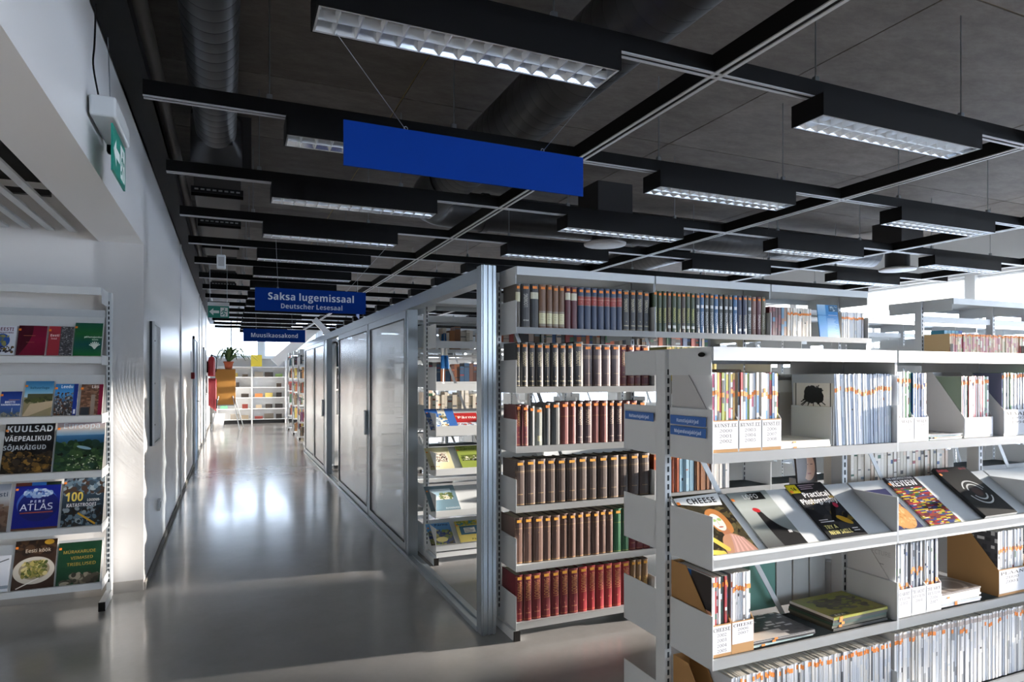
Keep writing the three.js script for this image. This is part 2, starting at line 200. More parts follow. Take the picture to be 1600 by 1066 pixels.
// ---------- shelving ----------
const DEP = .27, PW = .032;
const postG = (h) => RB(PW, h, .06, .004, 0, h / 2, 0);
const slotG = (h) => { const s = []; for (let y = .12; y < h - .06; y += .034) for (const k of [-1, 1]) s.push(B(.008, .021, .002, 0, y, k * .0302)); return M(s); };
const lipH = .035;
const boardFlat = (bw, s) => M(BB(-bw / 2, bw / 2, -.018, 0, s * .032, s * DEP), BB(-bw / 2, bw / 2, -lipH, .002, s * DEP, s * (DEP + .01)));
const TILT = 37 * Math.PI / 180;
const boardTilt = (bw, s, a) => { const len = a > .8 ? .3 : .29; return M(flat([0, .0, s * DEP], [0, len * Math.sin(a), s * (DEP - len * Math.cos(a))], bw, .006), BB(-bw / 2, bw / 2, -.02, .015, s * DEP, s * (DEP + .01)), BB(-bw / 2, bw / 2, -.026, -.02, s * (DEP - .2), s * (DEP + .01))); };
const plateG = (h) => B(.003, h, DEP - .03, 0, h / 2 - lipH, 0);
const geoCache = new Map(), cached = (k, f) => { if (!geoCache.has(k)) geoCache.set(k, f()); return geoCache.get(k); };
const run = (o) => { // o: label, x0, bays, bw, z, h, levels [[y, kind]], sides, back (levels of the far side), top
  const t = thing(o.name ?? 'shelving_row', o.label, 'shelving', [o.x0, 0, o.z], 0, o.group), bw = o.bw;
  for (let i = 0; i <= o.bays; i++) {
    const p = part('post', cached('p' + o.h, () => postG(o.h)), mShelf, t); p.position.x = i * bw; part('slots', cached('s' + o.h, () => slotG(o.h)), mSlot, p);
    for (const s of o.sides) { const f = part('foot', cached('f' + s, () => BB(-.018, .018, 0, .055, s * .03, s * (DEP + .02))), mShelf, t); f.position.x = i * bw; part('foot_cap', cached('fc' + s, () => BB(-.019, .019, 0, .056, s * (DEP + .02), s * (DEP + .03))), mBlack, f); }
  }
  for (let i = 0; i < o.bays; i++) {
    const cx = (i + .5) * bw, W = bw - .012;
    if (o.top !== false) for (const s of o.sides) { const c = part('top_panel', cached('t' + s + W, () => M(BB(-W / 2, W / 2, -.012, 0, s * .0, s * DEP), BB(-W / 2, W / 2, -.048, 0, s * DEP, s * (DEP + .01)))), mShelf, t); c.position.set(cx, o.h + .002, 0); for (const e of [-1, 1]) part('end_plate', cached('te', () => B(.003, .1, DEP - .005, 0, -.05, 0)), mShelf, c).position.set(e * (W / 2 + .002), 0, s * (DEP / 2 + .004)); }
    for (const s of o.sides) for (const [y, kind, skip] of (s > 0 ? o.levels : o.back ?? o.levels)) {
      if (skip && skip.includes(i)) continue;
      const b = part(kind === 'tilt' ? 'display_shelf' : 'shelf', cached(kind + s + W + (o.tilt ?? TILT), () => kind === 'tilt' ? boardTilt(W, s, o.tilt ?? TILT) : boardFlat(W, s)), mShelf, t); b.position.set(cx, y, 0);
      for (const e of [-1, 1]) part('end_plate', cached('pl' + (o.ph ?? .19), () => plateG(o.ph ?? .19)), mShelf, b).position.set(e * (W / 2 + .003), 0, s * (DEP / 2 + .025));
    }
    if (o.brace !== false) part('brace', cached('br' + bw + o.h, () => flat([-bw / 2 + .1, o.h - .3, 0], [bw / 2 - .25, .35, 0], .022, .003)), mShelf, t).position.set(cx, 0, 0);
    part('tie_bar', cached('tb' + bw, () => BB(-bw / 2 + .02, bw / 2 - .02, -.05, 0, -.012, .012)), mShelf, t).position.set(cx, o.h - .12, 0);
  }
  return t;
};
const BW = .95, LEV = [.09, .42, .755, 1.095, 1.435, 1.775], LV0 = [[.135], [.5], [.85], [1.225]].map((a) => a[0]);
const Z0 = -2.10, Z1 = -3.67, F0 = Z0 + DEP, F1 = Z1 + DEP, X0 = 1.55, X1 = 1.49;
run({ label: 'low double-sided magazine shelving row with blue subject labels on its end', x0: X0, bays: 3, bw: BW, z: Z0, h: 1.6, sides: [1, -1], levels: [[LV0[0]], [LV0[1]], [LV0[2], 'tilt'], [LV0[3]]], back: LV0.map((y) => [y]) });
run({ label: 'tall double-sided shelving row filled with bound journal volumes', x0: X1, bays: 3, bw: BW, z: Z1, h: 2.12, sides: [1, -1], levels: LEV.map((y) => [y]) });
const flatLev = LEV.map((y) => [y]);
run({ label: 'shelving row with tilted book displays and a small flag behind the partition opening', x0: 1.5, bays: 3, bw: BW, z: -5.27, h: 2.12, sides: [1, -1], levels: [[.13, 'tilt'], [.40, 'tilt'], [.73, 'tilt'], [1.045, 'tilt'], [1.415], [1.755]], back: flatLev });
run({ label: 'tall pale shelving row beyond the cross aisle with worn red and tan spines', x0: 5.3, bays: 4, bw: BW, z: Z1, h: 2.12, sides: [1, -1], levels: [.09, .42, .755, 1.095, 1.6].map((y) => [y]) });
run({ label: 'low shelving row beyond the cross aisle in line with the magazine shelves', x0: 5.3, bays: 3, bw: BW, z: Z0, h: 1.6, sides: [1, -1], levels: LV0.map((y) => [y]) });
for (let k = 0; k < 5; k++) run({ label: ['shelving row just behind the display shelves of the reading room', 'third shelving row behind the frosted partition', 'fourth shelving row behind the frosted partition', 'fifth shelving row behind the frosted partition', 'last shelving row behind the frosted partition'][k], x0: 1.75, bays: 3, bw: BW, z: -6.87 - 1.6 * k, h: 2.12, sides: [1, -1], levels: flatLev, brace: k < 2 });
for (let k = 0; k < 3; k++) run({ label: ['pale shelving row by the windows in line with the display shelves', 'second pale shelving row by the windows beyond the cross aisle', 'third pale shelving row by the windows beyond the cross aisle'][k], x0: 5.4, bays: 4, bw: BW, z: -5.27 - 1.6 * k, h: 2.12, sides: [1, -1], levels: flatLev, brace: false });
run({ name: 'display_shelving', label: 'wall display shelving with tilted boards of face-out books in the alcove', x0: -.745 - 2 * BW, bays: 2, bw: BW, z: -5.15, h: 2.06, sides: [1], levels: [[.165, 'tilt'], [.53, 'tilt'], [.88, 'tilt'], [1.23, 'tilt'], [1.605, 'tilt']], tilt: 66 * Math.PI / 180, ph: .06, brace: false });
for (let k = 0; k < 4; k++) run({ name: 'bookcase', label: ['bookcase end with colourful spines just past the partition', 'second bookcase end past the partition', 'third bookcase end past the partition', 'fourth bookcase end past the partition by the far displays'][k], x0: 1.5, bays: 2, bw: BW, z: -14.7 - 1.5 * k, h: 2.12, sides: [1, -1], levels: flatLev, brace: false });

// ---------- print atlases ----------
// covers: 8 x 4 cells
const CW = 256, CH = 352, NC = 8, NR = 5, coverDraw = {};
const grad = (g, x, y, w, h, ...c) => { const q = g.createLinearGradient(x, y, x, y + h); c.forEach((k, i) => q.addColorStop(i / (c.length - 1), k)); g.fillStyle = q; g.fillRect(x, y, w, h); };
const blobs = (g, n, x0, y0, x1, y1, cols, r0, r1) => { for (let i = 0; i < n; i++) { g.fillStyle = pick(cols); g.beginPath(); g.ellipse(rr(x0, x1), rr(y0, y1), rr(r0, r1), rr(r0, r1), rr(0, 3), 0, 7); g.fill(); } };
const T = (g, s, x, y, size, col, align = 'center', font = 'bold ', maxW) => { g.fillStyle = col; g.font = font + size + 'px sans-serif'; g.textAlign = align; g.textBaseline = 'middle'; g.fillText(s, x, y, maxW); };
const lines = (g, n, x0, x1, y0, dy, col, h = 4) => { g.fillStyle = col; for (let i = 0; i < n; i++) g.fillRect(x0, y0 + i * dy, (x1 - x0) * rr(.6, 1), h); };
const fill = (g, c) => { g.fillStyle = c; g.fillRect(0, 0, CW, CH); };
const COVERS = [
  ['cheese', (g) => { fill(g, '#2d2a1e'); blobs(g, 160, 0, 60, 256, 352, ['#3a3524', '#231f16', '#4b4329', '#575033', '#1d1a12'], 5, 26); g.fillStyle = '#e8ecec'; g.beginPath(); g.moveTo(0, 20); g.lineTo(256, 8); g.lineTo(236, 82); g.lineTo(120, 78); g.lineTo(0, 56); g.fill(); T(g, 'CHEESE', 140, 46, 46, '#14181a', 'center', 'bold ', 190); g.fillStyle = '#a9713f'; g.beginPath(); g.moveTo(98, 160); g.quadraticCurveTo(104, 100, 152, 98); g.quadraticCurveTo(206, 104, 208, 190); g.quadraticCurveTo(206, 236, 186, 244); g.quadraticCurveTo(150, 250, 118, 226); g.fill(); g.fillStyle = '#9c6a4e'; g.fillRect(134, 216, 42, 46); g.fillStyle = '#cfccc4'; g.beginPath(); g.ellipse(146, 178, 32, 50, -.08, 0, 7); g.fill(); g.fillStyle = '#b2afa6'; g.fillRect(143, 162, 6, 34); g.fillStyle = '#8fae6c'; g.beginPath(); g.ellipse(132, 166, 11, 9, 0, 0, 7); g.ellipse(162, 164, 11, 9, 0, 0, 7); g.fill(); g.fillStyle = '#96544a'; g.beginPath(); g.ellipse(147, 206, 13, 4, 0, 0, 7); g.fill(); g.fillStyle = '#a57c62'; g.beginPath(); g.moveTo(86, 352); g.quadraticCurveTo(96, 262, 140, 250); g.lineTo(178, 246); g.quadraticCurveTo(236, 268, 252, 352); g.fill(); for (let i = 0; i < 9; i++) { g.strokeStyle = i % 2 ? '#c19a90' : '#a8837a'; g.lineWidth = 12; g.beginPath(); g.moveTo(170 + i * 6, 250 + i * 3); g.quadraticCurveTo(160 + i * 8, 300, 128 + i * 14, 352); g.stroke(); } g.strokeStyle = '#bfa94e'; g.lineWidth = 26; g.lineCap = 'round'; g.beginPath(); g.moveTo(40, 236); g.lineTo(104, 324); g.stroke(); g.beginPath(); g.moveTo(10, 330); g.lineTo(70, 344); g.stroke(); }],
  ['lofo', (g) => { grad(g, 0, 0, CW, CH, '#8d9592', '#a6aeac', '#7d8482', '#4d4f50'); g.fillStyle = '#15181a'; g.fillRect(120, 14, 96, 48); T(g, 'LOFO', 130, 38, 40, '#e6eaea', 'center', '', 150); g.fillStyle = '#1d1e20'; g.beginPath(); g.moveTo(96, 130); g.quadraticCurveTo(120, 120, 130, 150); g.quadraticCurveTo(150, 240, 256, 290); g.lineTo(256, 352); g.lineTo(110, 352); g.quadraticCurveTo(90, 260, 96, 130); g.fill(); g.fillStyle = '#b3262e'; g.beginPath(); g.ellipse(104, 126, 22, 14, .3, 0, 7); g.fill(); g.fillStyle = '#ddd'; g.fillRect(196, 262, 22, 16); }],
  ['photo', (g) => { fill(g, '#1c1d20'); blobs(g, 40, 40, 110, 256, 300, ['#2a2c31', '#3a3a3c', '#141517', '#6b5b2a'], 8, 40); g.fillStyle = '#d9c72d'; g.fillRect(0, 8, 66, 56); T(g, '14', 34, 36, 30, '#222'); lines(g, 3, 80, 200, 14, 12, '#b9a2ad', 5); T(g, 'Practical', 150, 80, 46, '#eceef0', 'center', 'bold ', 180); T(g, 'Photography', 132, 122, 46, '#eceef0', 'center', 'bold ', 240); g.strokeStyle = '#0c0c0d'; g.lineWidth = 26; g.beginPath(); g.moveTo(200, 150); g.lineTo(120, 250); g.stroke(); g.fillStyle = '#b08a2a'; g.beginPath(); g.ellipse(190, 250, 44, 18, .6, 0, 7); g.fill(); g.fillStyle = '#b3304a'; g.beginPath(); g.arc(214, 158, 16, 0, 7); g.fill(); T(g, 'TRY A', 26, 282, 30, '#e6dc8a', 'left'); T(g, 'NEW SKILL', 26, 314, 34, '#e6dc8a', 'left', 'bold ', 150); lines(g, 2, 190, 240, 300, 14, '#ccc', 5); lines(g, 2, 26, 120, 236, 12, '#d8d8d8', 5); }],
  ['bread', (g) => { fill(g, '#2b2f55'); g.fillStyle = '#b98c55'; g.beginPath(); g.ellipse(128, 230, 130, 120, .2, 0, 7); g.fill(); blobs(g, 70, 30, 140, 230, 330, ['#c59a66', '#a9783f', '#d0ab7a'], 4, 14); }],
  ['review', (g) => { fill(g, '#26242a'); T(g, 'THE ARCHITECTURAL', 128, 16, 22, '#dfe3e6', 'center', 'bold ', 240); T(g, 'REVIEW', 122, 52, 58, '#eef0f2', 'center', 'bold ', 230); const c = ['#7a2a2c', '#2c5a34', '#2f3f7a', '#b8a02c', '#8a3d2a', '#40407a', '#a52a34', '#c9b93c', '#5a2030']; for (let y = 86; y < 346; y += 9) for (let x = 6; x < 246;) { const w = rr(12, 52); g.fillStyle = pick(c); g.fillRect(x, y, w, 8); if (R() < .12) { g.fillStyle = '#dfe0d6'; g.fillRect(x + 2, y + 2, w * .6, 4); } x += w; } }],
  ['rings', (g) => { fill(g, '#1a1b1c'); g.fillStyle = '#242627'; g.fillRect(14, 0, 240, CH); T(g, 'domus', 52, 24, 30, '#c44a55', 'center', 'bold ', 84); T(g, 'No 90', 216, 20, 20, '#a84550'); g.lineWidth = 9; for (const [r, a, b] of [[78, .4, 2.9], [78, 3.5, 6.0], [54, 3.4, 6.1], [50, .3, 2.7]]) { g.strokeStyle = '#b5b9ba'; g.beginPath(); g.arc(136, 190, r, a, b); g.stroke(); } g.fillStyle = '#4d3a38'; g.beginPath(); g.ellipse(136, 190, 34, 30, 0, 0, 7); g.fill(); }],
  ['ink', (g) => { fill(g, '#c8cbcc'); g.fillStyle = '#3b4044'; g.fillRect(18, 22, 220, 308); g.fillStyle = '#d9dadb'; g.fillRect(24, 28, 208, 296); blobs(g, 60, 86, 76, 176, 132, ['#101214', '#1a1c1e'], 8, 24); g.strokeStyle = '#15171a'; g.lineWidth = 5; for (let i = 0; i < 22; i++) { g.beginPath(); g.moveTo(132, 104); g.lineTo(132 + rr(-84, 84), 104 + rr(-50, 66)); g.stroke(); } }],
  ['facade', (g) => { fill(g, '#3a3a3e'); for (let j = 0; j < 9; j++) for (let i = 0; i < 6; i++) { g.fillStyle = R() < .55 ? '#c6c8c9' : '#23242a'; g.fillRect(i * 44 + (j % 2) * 18, j * 40, rr(18, 38), rr(12, 28)); } g.fillStyle = '#b9b9b8'; g.fillRect(0, 240, 150, 112); }],
  ['animal', (g) => { grad(g, 0, 0, CW, CH, '#8d8a2e', '#7f8a2c', '#a29a3a', '#77702a'); blobs(g, 60, 60, 80, 210, 260, ['#4a463c', '#3b382f', '#5a5648'], 8, 34); blobs(g, 40, 0, 0, 256, 352, ['#94962f', '#7a8428'], 4, 16); g.fillStyle = '#1c1c18'; g.fillRect(8, 300, 80, 34); T(g, 'EPA', 48, 317, 26, '#e8e8d8'); }],
  ['eesti', (g) => { fill(g, '#c9d0dc'); T(g, 'EESTI', 150, 42, 56, '#5d2246', 'center', 'bold ', 200); T(g, 'MAAILMAS', 150, 84, 28, '#4a2a50', 'center', 'bold ', 190); g.fillStyle = '#1d4d9c'; g.beginPath(); g.arc(110, 180, 84, 0, 7); g.fill(); blobs(g, 14, 50, 120, 170, 230, ['#69724e', '#8a8a5a'], 8, 24); blobs(g, 60, 10, 250, 246, 320, ['#14141c', '#4d3d1c', '#2a2a4a', '#7a6a2a'], 6, 18); }],
  ['maroon', (g) => { grad(g, 0, 0, CW, CH, '#6b1530', '#7c1438', '#66102a'); g.fillStyle = '#3f0d1e'; g.beginPath(); g.moveTo(0, 0); g.lineTo(130, 0); g.quadraticCurveTo(150, 150, 20, 352); g.lineTo(0, 352); g.fill(); lines(g, 1, 50, 220, 118, 10, '#a8714e', 5); lines(g, 1, 80, 190, 196, 10, '#a8714e', 4); }],
  ['redgrey', (g) => { fill(g, '#96303c'); g.fillStyle = '#3b3d42'; g.fillRect(122, 0, 134, CH); for (let i = 0; i < 260; i++) { g.fillStyle = pick(['#8c9094', '#b9bcbe', '#191a1e', '#60646a']); g.fillRect(rr(124, 250), rr(0, 345), rr(3, 22), rr(2, 6)); } T(g, 'Eesti', 66, 112, 40, '#e6dede', 'center', 'bold ', 100); T(g, 'lood', 60, 150, 28, '#e6c6c6'); }],
  ['leaf', (g) => { grad(g, 0, 0, CW, CH, '#155046', '#1f5f30', '#114a4e', '#1d6630'); T(g, 'põllumajandus', 170, 152, 24, '#e6efe6', 'center', 'bold ', 160); T(g, 'Eestis', 190, 178, 20, '#d6e6d6'); g.strokeStyle = '#d6e0da'; g.lineWidth = 11; for (let i = 0; i < 7; i++) { const a = -2.7 + i * .36; g.beginPath(); g.moveTo(190, 276); g.quadraticCurveTo(190 + Math.cos(a) * 30, 240 + Math.sin(a) * 20, 190 + Math.cos(a) * 56, 262 + Math.sin(a) * 62); g.stroke(); } }],
  ['harbour', (g) => { grad(g, 0, 0, CW, CH, '#16307a', '#24408c', '#35538f', '#2c4a6a'); T(g, 'BRITTI', 120, 150, 40, '#e6ebf2', 'center', 'bold ', 200); T(g, 'SUURBRITANNIA', 130, 186, 30, '#e6ebf2', 'center', 'bold ', 230); lines(g, 1, 100, 236, 116, 8, '#b98a5c', 6); blobs(g, 30, 0, 300, 256, 352, ['#5c5f5a', '#7b7c76'], 6, 24); g.fillStyle = '#cfd5da'; g.fillRect(150, 230, 6, 60); }],
  ['castle', (g) => { grad(g, 0, 0, CW, 170, '#2f74a8', '#5b9cc4', '#a9c4d4'); g.fillStyle = '#7c775f'; g.fillRect(0, 165, CW, 190); g.fillStyle = '#3f4430'; g.fillRect(30, 130, 226, 60); blobs(g, 40, 0, 170, 256, 220, ['#2c3322', '#414a2c'], 8, 20); g.fillStyle = '#a89b84'; g.beginPath(); g.moveTo(60, 230); g.lineTo(256, 200); g.lineTo(256, 260); g.lineTo(40, 352); g.lineTo(0, 352); g.fill(); T(g, 'kultuurilugu', 130, 70, 30, '#21506e', 'center', 'bold ', 170); }],
  ['leedu', (g) => { grad(g, 0, 0, CW, CH, '#2d78bb', '#3f86c4', '#2c3440', '#23272c'); blobs(g, 220, 0, 100, 210, 352, ['#1b1f24', '#39393a', '#6b6e72', '#8d9296', '#50331f'], 4, 14); g.fillStyle = '#122c7c'; g.fillRect(206, 0, 50, CH); T(g, 'Leedu', 130, 34, 46, '#e6edf4'); g.fillStyle = '#cfd6e6'; g.fillRect(218, 284, 22, 48); }],
  ['lati', (g) => { fill(g, '#5c463a'); for (let j = 0; j < 22; j++) for (let i = 0; i < 6; i++) { g.fillStyle = pick(['#6b5244', '#503a30', '#7a6050', '#463228']); g.fillRect(i * 36 + (j % 2) * 14, j * 16, 34, 14); } g.fillStyle = '#77706a'; g.fillRect(120, 120, 46, 232); g.fillStyle = '#2a3038'; g.fillRect(10, 260, 100, 92); g.fillStyle = '#6b1434'; g.fillRect(206, 0, 50, CH); T(g, 'Läti', 160, 32, 46, '#e8e2e0'); }],
  ['kuulsad', (g) => { fill(g, '#101216'); blobs(g, 160, 0, 210, 256, 352, ['#2a221a', '#4a3a24', '#6b5228', '#171512', '#38302a', '#8a6a30'], 5, 20); T(g, 'KUULSAD', 126, 42, 60, '#d5dde2', 'center', 'bold ', 236); T(g, 'VÄEPEALIKUD', 122, 110, 48, '#cdd6dc', 'center', 'bold ', 236); T(g, 'SÕJAKÄIGUD', 110, 172, 44, '#c5ced4', 'center', 'bold ', 216); }],
  ['euroopa', (g) => { grad(g, 0, 0, CW, 100, '#9a8fa0', '#b4aaa4', '#6d97b8'); grad(g, 0, 100, CW, 70, '#3a6c96', '#1f4a6b'); blobs(g, 260, 0, 150, 256, 352, ['#1f3a26', '#2c4a2c', '#16301f', '#3d5a34', '#203c34'], 8, 26); g.fillStyle = '#8fb0c4'; g.beginPath(); g.ellipse(150, 190, 40, 10, .3, 0, 7); g.fill(); blobs(g, 40, 60, 240, 256, 350, ['#c4c4ae', '#8d9a78'], 2, 6); T(g, 'Euroopa', 130, 34, 52, '#c9d8e2', 'center', '', 220); }],
  ['atlas', (g) => { fill(g, '#101c7c'); g.fillStyle = '#5d2c20'; g.fillRect(0, 0, 90, 28); g.fillStyle = '#2f6bb5'; g.fillRect(90, 0, 80, 28); g.fillStyle = '#1c2c1c'; g.fillRect(170, 0, 86, 28); g.fillStyle = '#3a5aa8'; g.beginPath(); g.arc(130, 160, 112, 0, 7); g.fill(); g.fillStyle = '#111b66'; g.beginPath(); g.arc(138, 178, 112, 0, 7); g.fill(); blobs(g, 50, 60, 60, 210, 110, ['#7f9ac4', '#a9bcd6', '#3f64a8'], 5, 18); T(g, 'P E R E', 130, 146, 26, '#cfd8ec'); T(g, 'ATLAS', 128, 186, 66, '#dde4f2', 'center', '', 200); g.fillStyle = '#a04a3c'; g.fillRect(40, 222, 180, 8); g.fillStyle = '#5b3a2c'; g.fillRect(0, 334, 256, 18); }],
  ['hundred', (g) => { grad(g, 0, 0, CW, CH, '#4a6378', '#2c3c4a', '#1c242c'); blobs(g, 120, 0, 0, 256, 130, ['#5f7788', '#33424e', '#8d9ca6', '#46362e'], 6, 22); blobs(g, 100, 0, 220, 256, 352, ['#1c2a34', '#5c7280', '#262320', '#86949c'], 6, 20); g.strokeStyle = '#c99a2c'; g.lineWidth = 12; g.beginPath(); g.moveTo(100, 260); g.lineTo(210, 340); g.stroke(); T(g, '100', 72, 150, 84, '#d9c25a', 'center', 'bold ', 110); T(g, 'LOODUS-', 190, 176, 24, '#e6e6e0', 'center', 'bold ', 80); T(g, 'KATASTROOFI', 118, 206, 34, '#e6e8ea', 'center', 'bold ', 180); }],
  ['food', (g) => { fill(g, '#33241c'); blobs(g, 60, 0, 0, 256, 90, ['#2a1d16', '#4a3626', '#1c1410'], 8, 30); g.fillStyle = '#b9b6ae'; g.beginPath(); g.ellipse(126, 220, 124, 96, 0, 0, 7); g.fill(); g.fillStyle = '#8d8470'; g.beginPath(); g.ellipse(128, 216, 92, 68, 0, 0, 7); g.fill(); blobs(g, 120, 60, 160, 196, 264, ['#5c6630', '#3f4d22', '#a89c5c', '#7d7a40', '#c4b984'], 4, 16); g.strokeStyle = '#d0d0cc'; g.lineWidth = 8; g.beginPath(); g.moveTo(30, 340); g.lineTo(160, 276); g.stroke(); T(g, 'Eesti köök', 140, 80, 34, '#d6cfc0', 'center', '', 220); g.fillStyle = '#b08a2c'; g.beginPath(); g.ellipse(204, 24, 30, 18, 0, 0, 7); g.fill(); }],
  ['dark green', (g) => { fill(g, '#123a26'); T(g, 'MÜRAKARUDE', 124, 84, 34, '#a98a3c', 'center', '', 190); T(g, 'VIIMASED', 140, 134, 32, '#a98a3c', 'center', '', 130); T(g, 'TRIBLUSED', 140, 186, 34, '#a98a3c', 'center', '', 170); blobs(g, 50, 30, 270, 230, 345, ['#6b6658', '#4a463c', '#8d8778', '#35332c'], 8, 26); }],
  ['white left', (g) => { fill(g, '#c4ccd8'); g.strokeStyle = '#49505a'; g.lineWidth = 10; g.beginPath(); g.moveTo(120, 90); g.lineTo(240, 40); g.stroke(); g.fillStyle = '#7c8a9a'; g.fillRect(0, 290, 256, 30); }],
  ['stone', (g) => { grad(g, 0, 0, CW, CH, '#8a94a4', '#9aa0a8', '#5c463c', '#4a4440'); blobs(g, 80, 0, 160, 256, 340, ['#5a4438', '#6f5c50', '#3a302c'], 8, 26); T(g, 'Eesti', 190, 80, 44, '#38485c'); }],
  ['city blue', (g) => { fill(g, '#2a5ca4'); blobs(g, 80, 0, 150, 130, 352, ['#8d98a4', '#a9b2ba', '#6b7680'], 6, 18); g.fillStyle = '#d0cfc4'; g.fillRect(110, 0, 66, CH); blobs(g, 40, 114, 0, 172, 352, ['#5c6a4a', '#3f6fa4', '#a48a5c', '#333'], 6, 16); g.fillStyle = '#3a66ac'; g.fillRect(176, 0, 80, CH); }],
  ['parnu red', (g) => { fill(g, '#a82a2c'); T(g, 'Pärnu', 128, 100, 72, '#f0e8e4'); g.fillStyle = '#b4c0cc'; g.fillRect(0, 210, CW, 142); blobs(g, 60, 0, 220, 256, 352, ['#6f86a0', '#a04a44', '#d5d9dc'], 6, 22); }],
  ['beige', (g) => { fill(g, '#c9c7a2'); g.fillStyle = '#dcd9c9'; g.fillRect(50, 80, 170, 160); blobs(g, 120, 60, 100, 210, 230, ['#4a4440', '#8a7c74', '#6b3a34', '#b9b0a4', '#2f2c2c'], 4, 12); T(g, 'Pärnu', 60, 300, 32, '#7a2a28'); }],
  ['olive', (g) => { fill(g, '#8a9a4a'); T(g, 'Pärnu', 128, 52, 60, '#4a5a28', 'center', ''); g.fillStyle = '#5c6a30'; g.fillRect(30, 150, 200, 90); blobs(g, 60, 30, 170, 230, 240, ['#dcdcc8', '#384420', '#6b7a3a'], 4, 14); }],
  ['coast', (g) => { fill(g, '#66808e'); grad(g, 40, 50, 176, 150, '#b9c9d4', '#8aa9bc', '#e0e0dc'); blobs(g, 60, 110, 110, 216, 195, ['#4a5a34', '#cfc9b4', '#6b7a4a'], 5, 18); T(g, 'RANNAD', 190, 320, 30, '#c9d6dc', 'center', '', 120); }],
  ['parnu blue', (g) => { grad(g, 0, 0, CW, CH, '#6fa4d4', '#4a80b4', '#6f6a4a', '#3c3a2c'); T(g, 'Pärnu', 160, 34, 50, '#1c3a6a'); blobs(g, 120, 0, 120, 256, 352, ['#44506a', '#6b7a44', '#39405a', '#8a8a5a', '#2c3a6a'], 8, 26); g.fillStyle = '#b9b27a'; g.beginPath(); g.ellipse(130, 270, 60, 40, 0, 0, 7); g.fill(); }],
  ['parnu gold', (g) => { fill(g, '#c4b86a'); blobs(g, 60, 20, 10, 240, 70, ['#8a9a3c', '#4a8a9a', '#b4a03c'], 6, 18); g.fillStyle = '#3f6a84'; g.fillRect(36, 90, 200, 140); g.fillStyle = '#dcdcd4'; g.fillRect(80, 120, 120, 84); lines(g, 6, 84, 196, 126, 13, '#5c7080', 6); T(g, 'Pärnu', 190, 310, 40, '#5a5a2a'); }],
  ['face', (g) => { fill(g, '#3a2c26'); g.fillStyle = '#2c3468'; g.fillRect(0, 0, CW, 80); T(g, 'muusika', 140, 42, 50, '#dfe3ec', 'center', 'bold ', 200); g.fillStyle = '#b08468'; g.beginPath(); g.ellipse(150, 210, 84, 120, 0, 0, 7); g.fill(); g.fillStyle = '#2a1e1a'; g.beginPath(); g.ellipse(70, 210, 60, 160, .2, 0, 7); g.fill(); g.fillStyle = '#5a3a30'; g.fillRect(120, 180, 30, 8); g.fillRect(176, 180, 30, 8); g.fillStyle = '#8a4a44'; g.fillRect(136, 262, 44, 10); }],
  ['flyer', (g) => { grad(g, 0, 0, CW, CH, '#3d8ac4', '#2f80c4', '#8ab4d4'); grad(g, 0, 0, 100, CH, '#a9c9e2', '#4a96d0', '#1c74c0'); g.fillStyle = '#2c5a7a'; g.fillRect(140, 10, 110, 64); for (let i = 0; i < 30; i++) { g.fillStyle = '#c4d6e0'; g.fillRect(rr(150, 230), rr(16, 64), rr(4, 14), rr(3, 8)); } g.fillStyle = '#dcebf6'; g.fillRect(130, 112, 110, 8); lines(g, 16, 112, 244, 150, 12, '#9cc4e2', 4); g.fillStyle = '#1a5ca8'; g.fillRect(0, 116, 256, 5); }],
  ['white text', (g) => { fill(g, '#c9ccce'); T(g, 'ARCHITECTURE', 128, 60, 30, '#a4a8ac', 'center', '', 210); lines(g, 6, 30, 200, 110, 18, '#8d9296', 5); grad(g, 0, 250, 256, 102, '#3a4048', '#20242c'); blobs(g, 30, 0, 256, 256, 350, ['#59636e', '#2f3640', '#7a828a'], 6, 20); }],
  ['stripe blue', (g) => { fill(g, '#1f5ca4'); g.fillStyle = '#2a2422'; g.fillRect(120, 0, 136, CH); T(g, 'ISTE', 110, 190, 60, '#d6e0ec', 'center'); g.fillStyle = '#a87a64'; g.beginPath(); g.ellipse(200, 240, 70, 110, 0, 0, 7); g.fill(); g.fillStyle = '#1c1a1c'; g.fillRect(150, 120, 106, 34); }],
  ['navy', (g) => { fill(g, '#16306e'); g.fillStyle = '#23428a'; g.fillRect(0, 150, 256, 200); }],
  ['rings pale', (g) => { fill(g, '#6b625c'); g.strokeStyle = '#9a928c'; g.lineWidth = 22; for (let i = 0; i < 4; i++) { g.beginPath(); g.ellipse(150, 260, 60 + i * 46, 90 + i * 60, .3, 0, 7); g.stroke(); } }],
  ['plain', (g) => fill(g, '#c8c8c4')],
];
const cellOf = {}; COVERS.forEach(([n], i) => { cellOf[n] = i; });
const coverTex = canvasTex(CW * NC, CH * NR, (g) => COVERS.forEach(([n, f], i) => { g.save(); g.translate((i % NC) * CW, Math.floor(i / NC) * CH); g.beginPath(); g.rect(0, 0, CW, CH); g.clip(); f(g); g.restore(); }));
const mCover = mat(0xffffff, .3, 0, { map: coverTex });
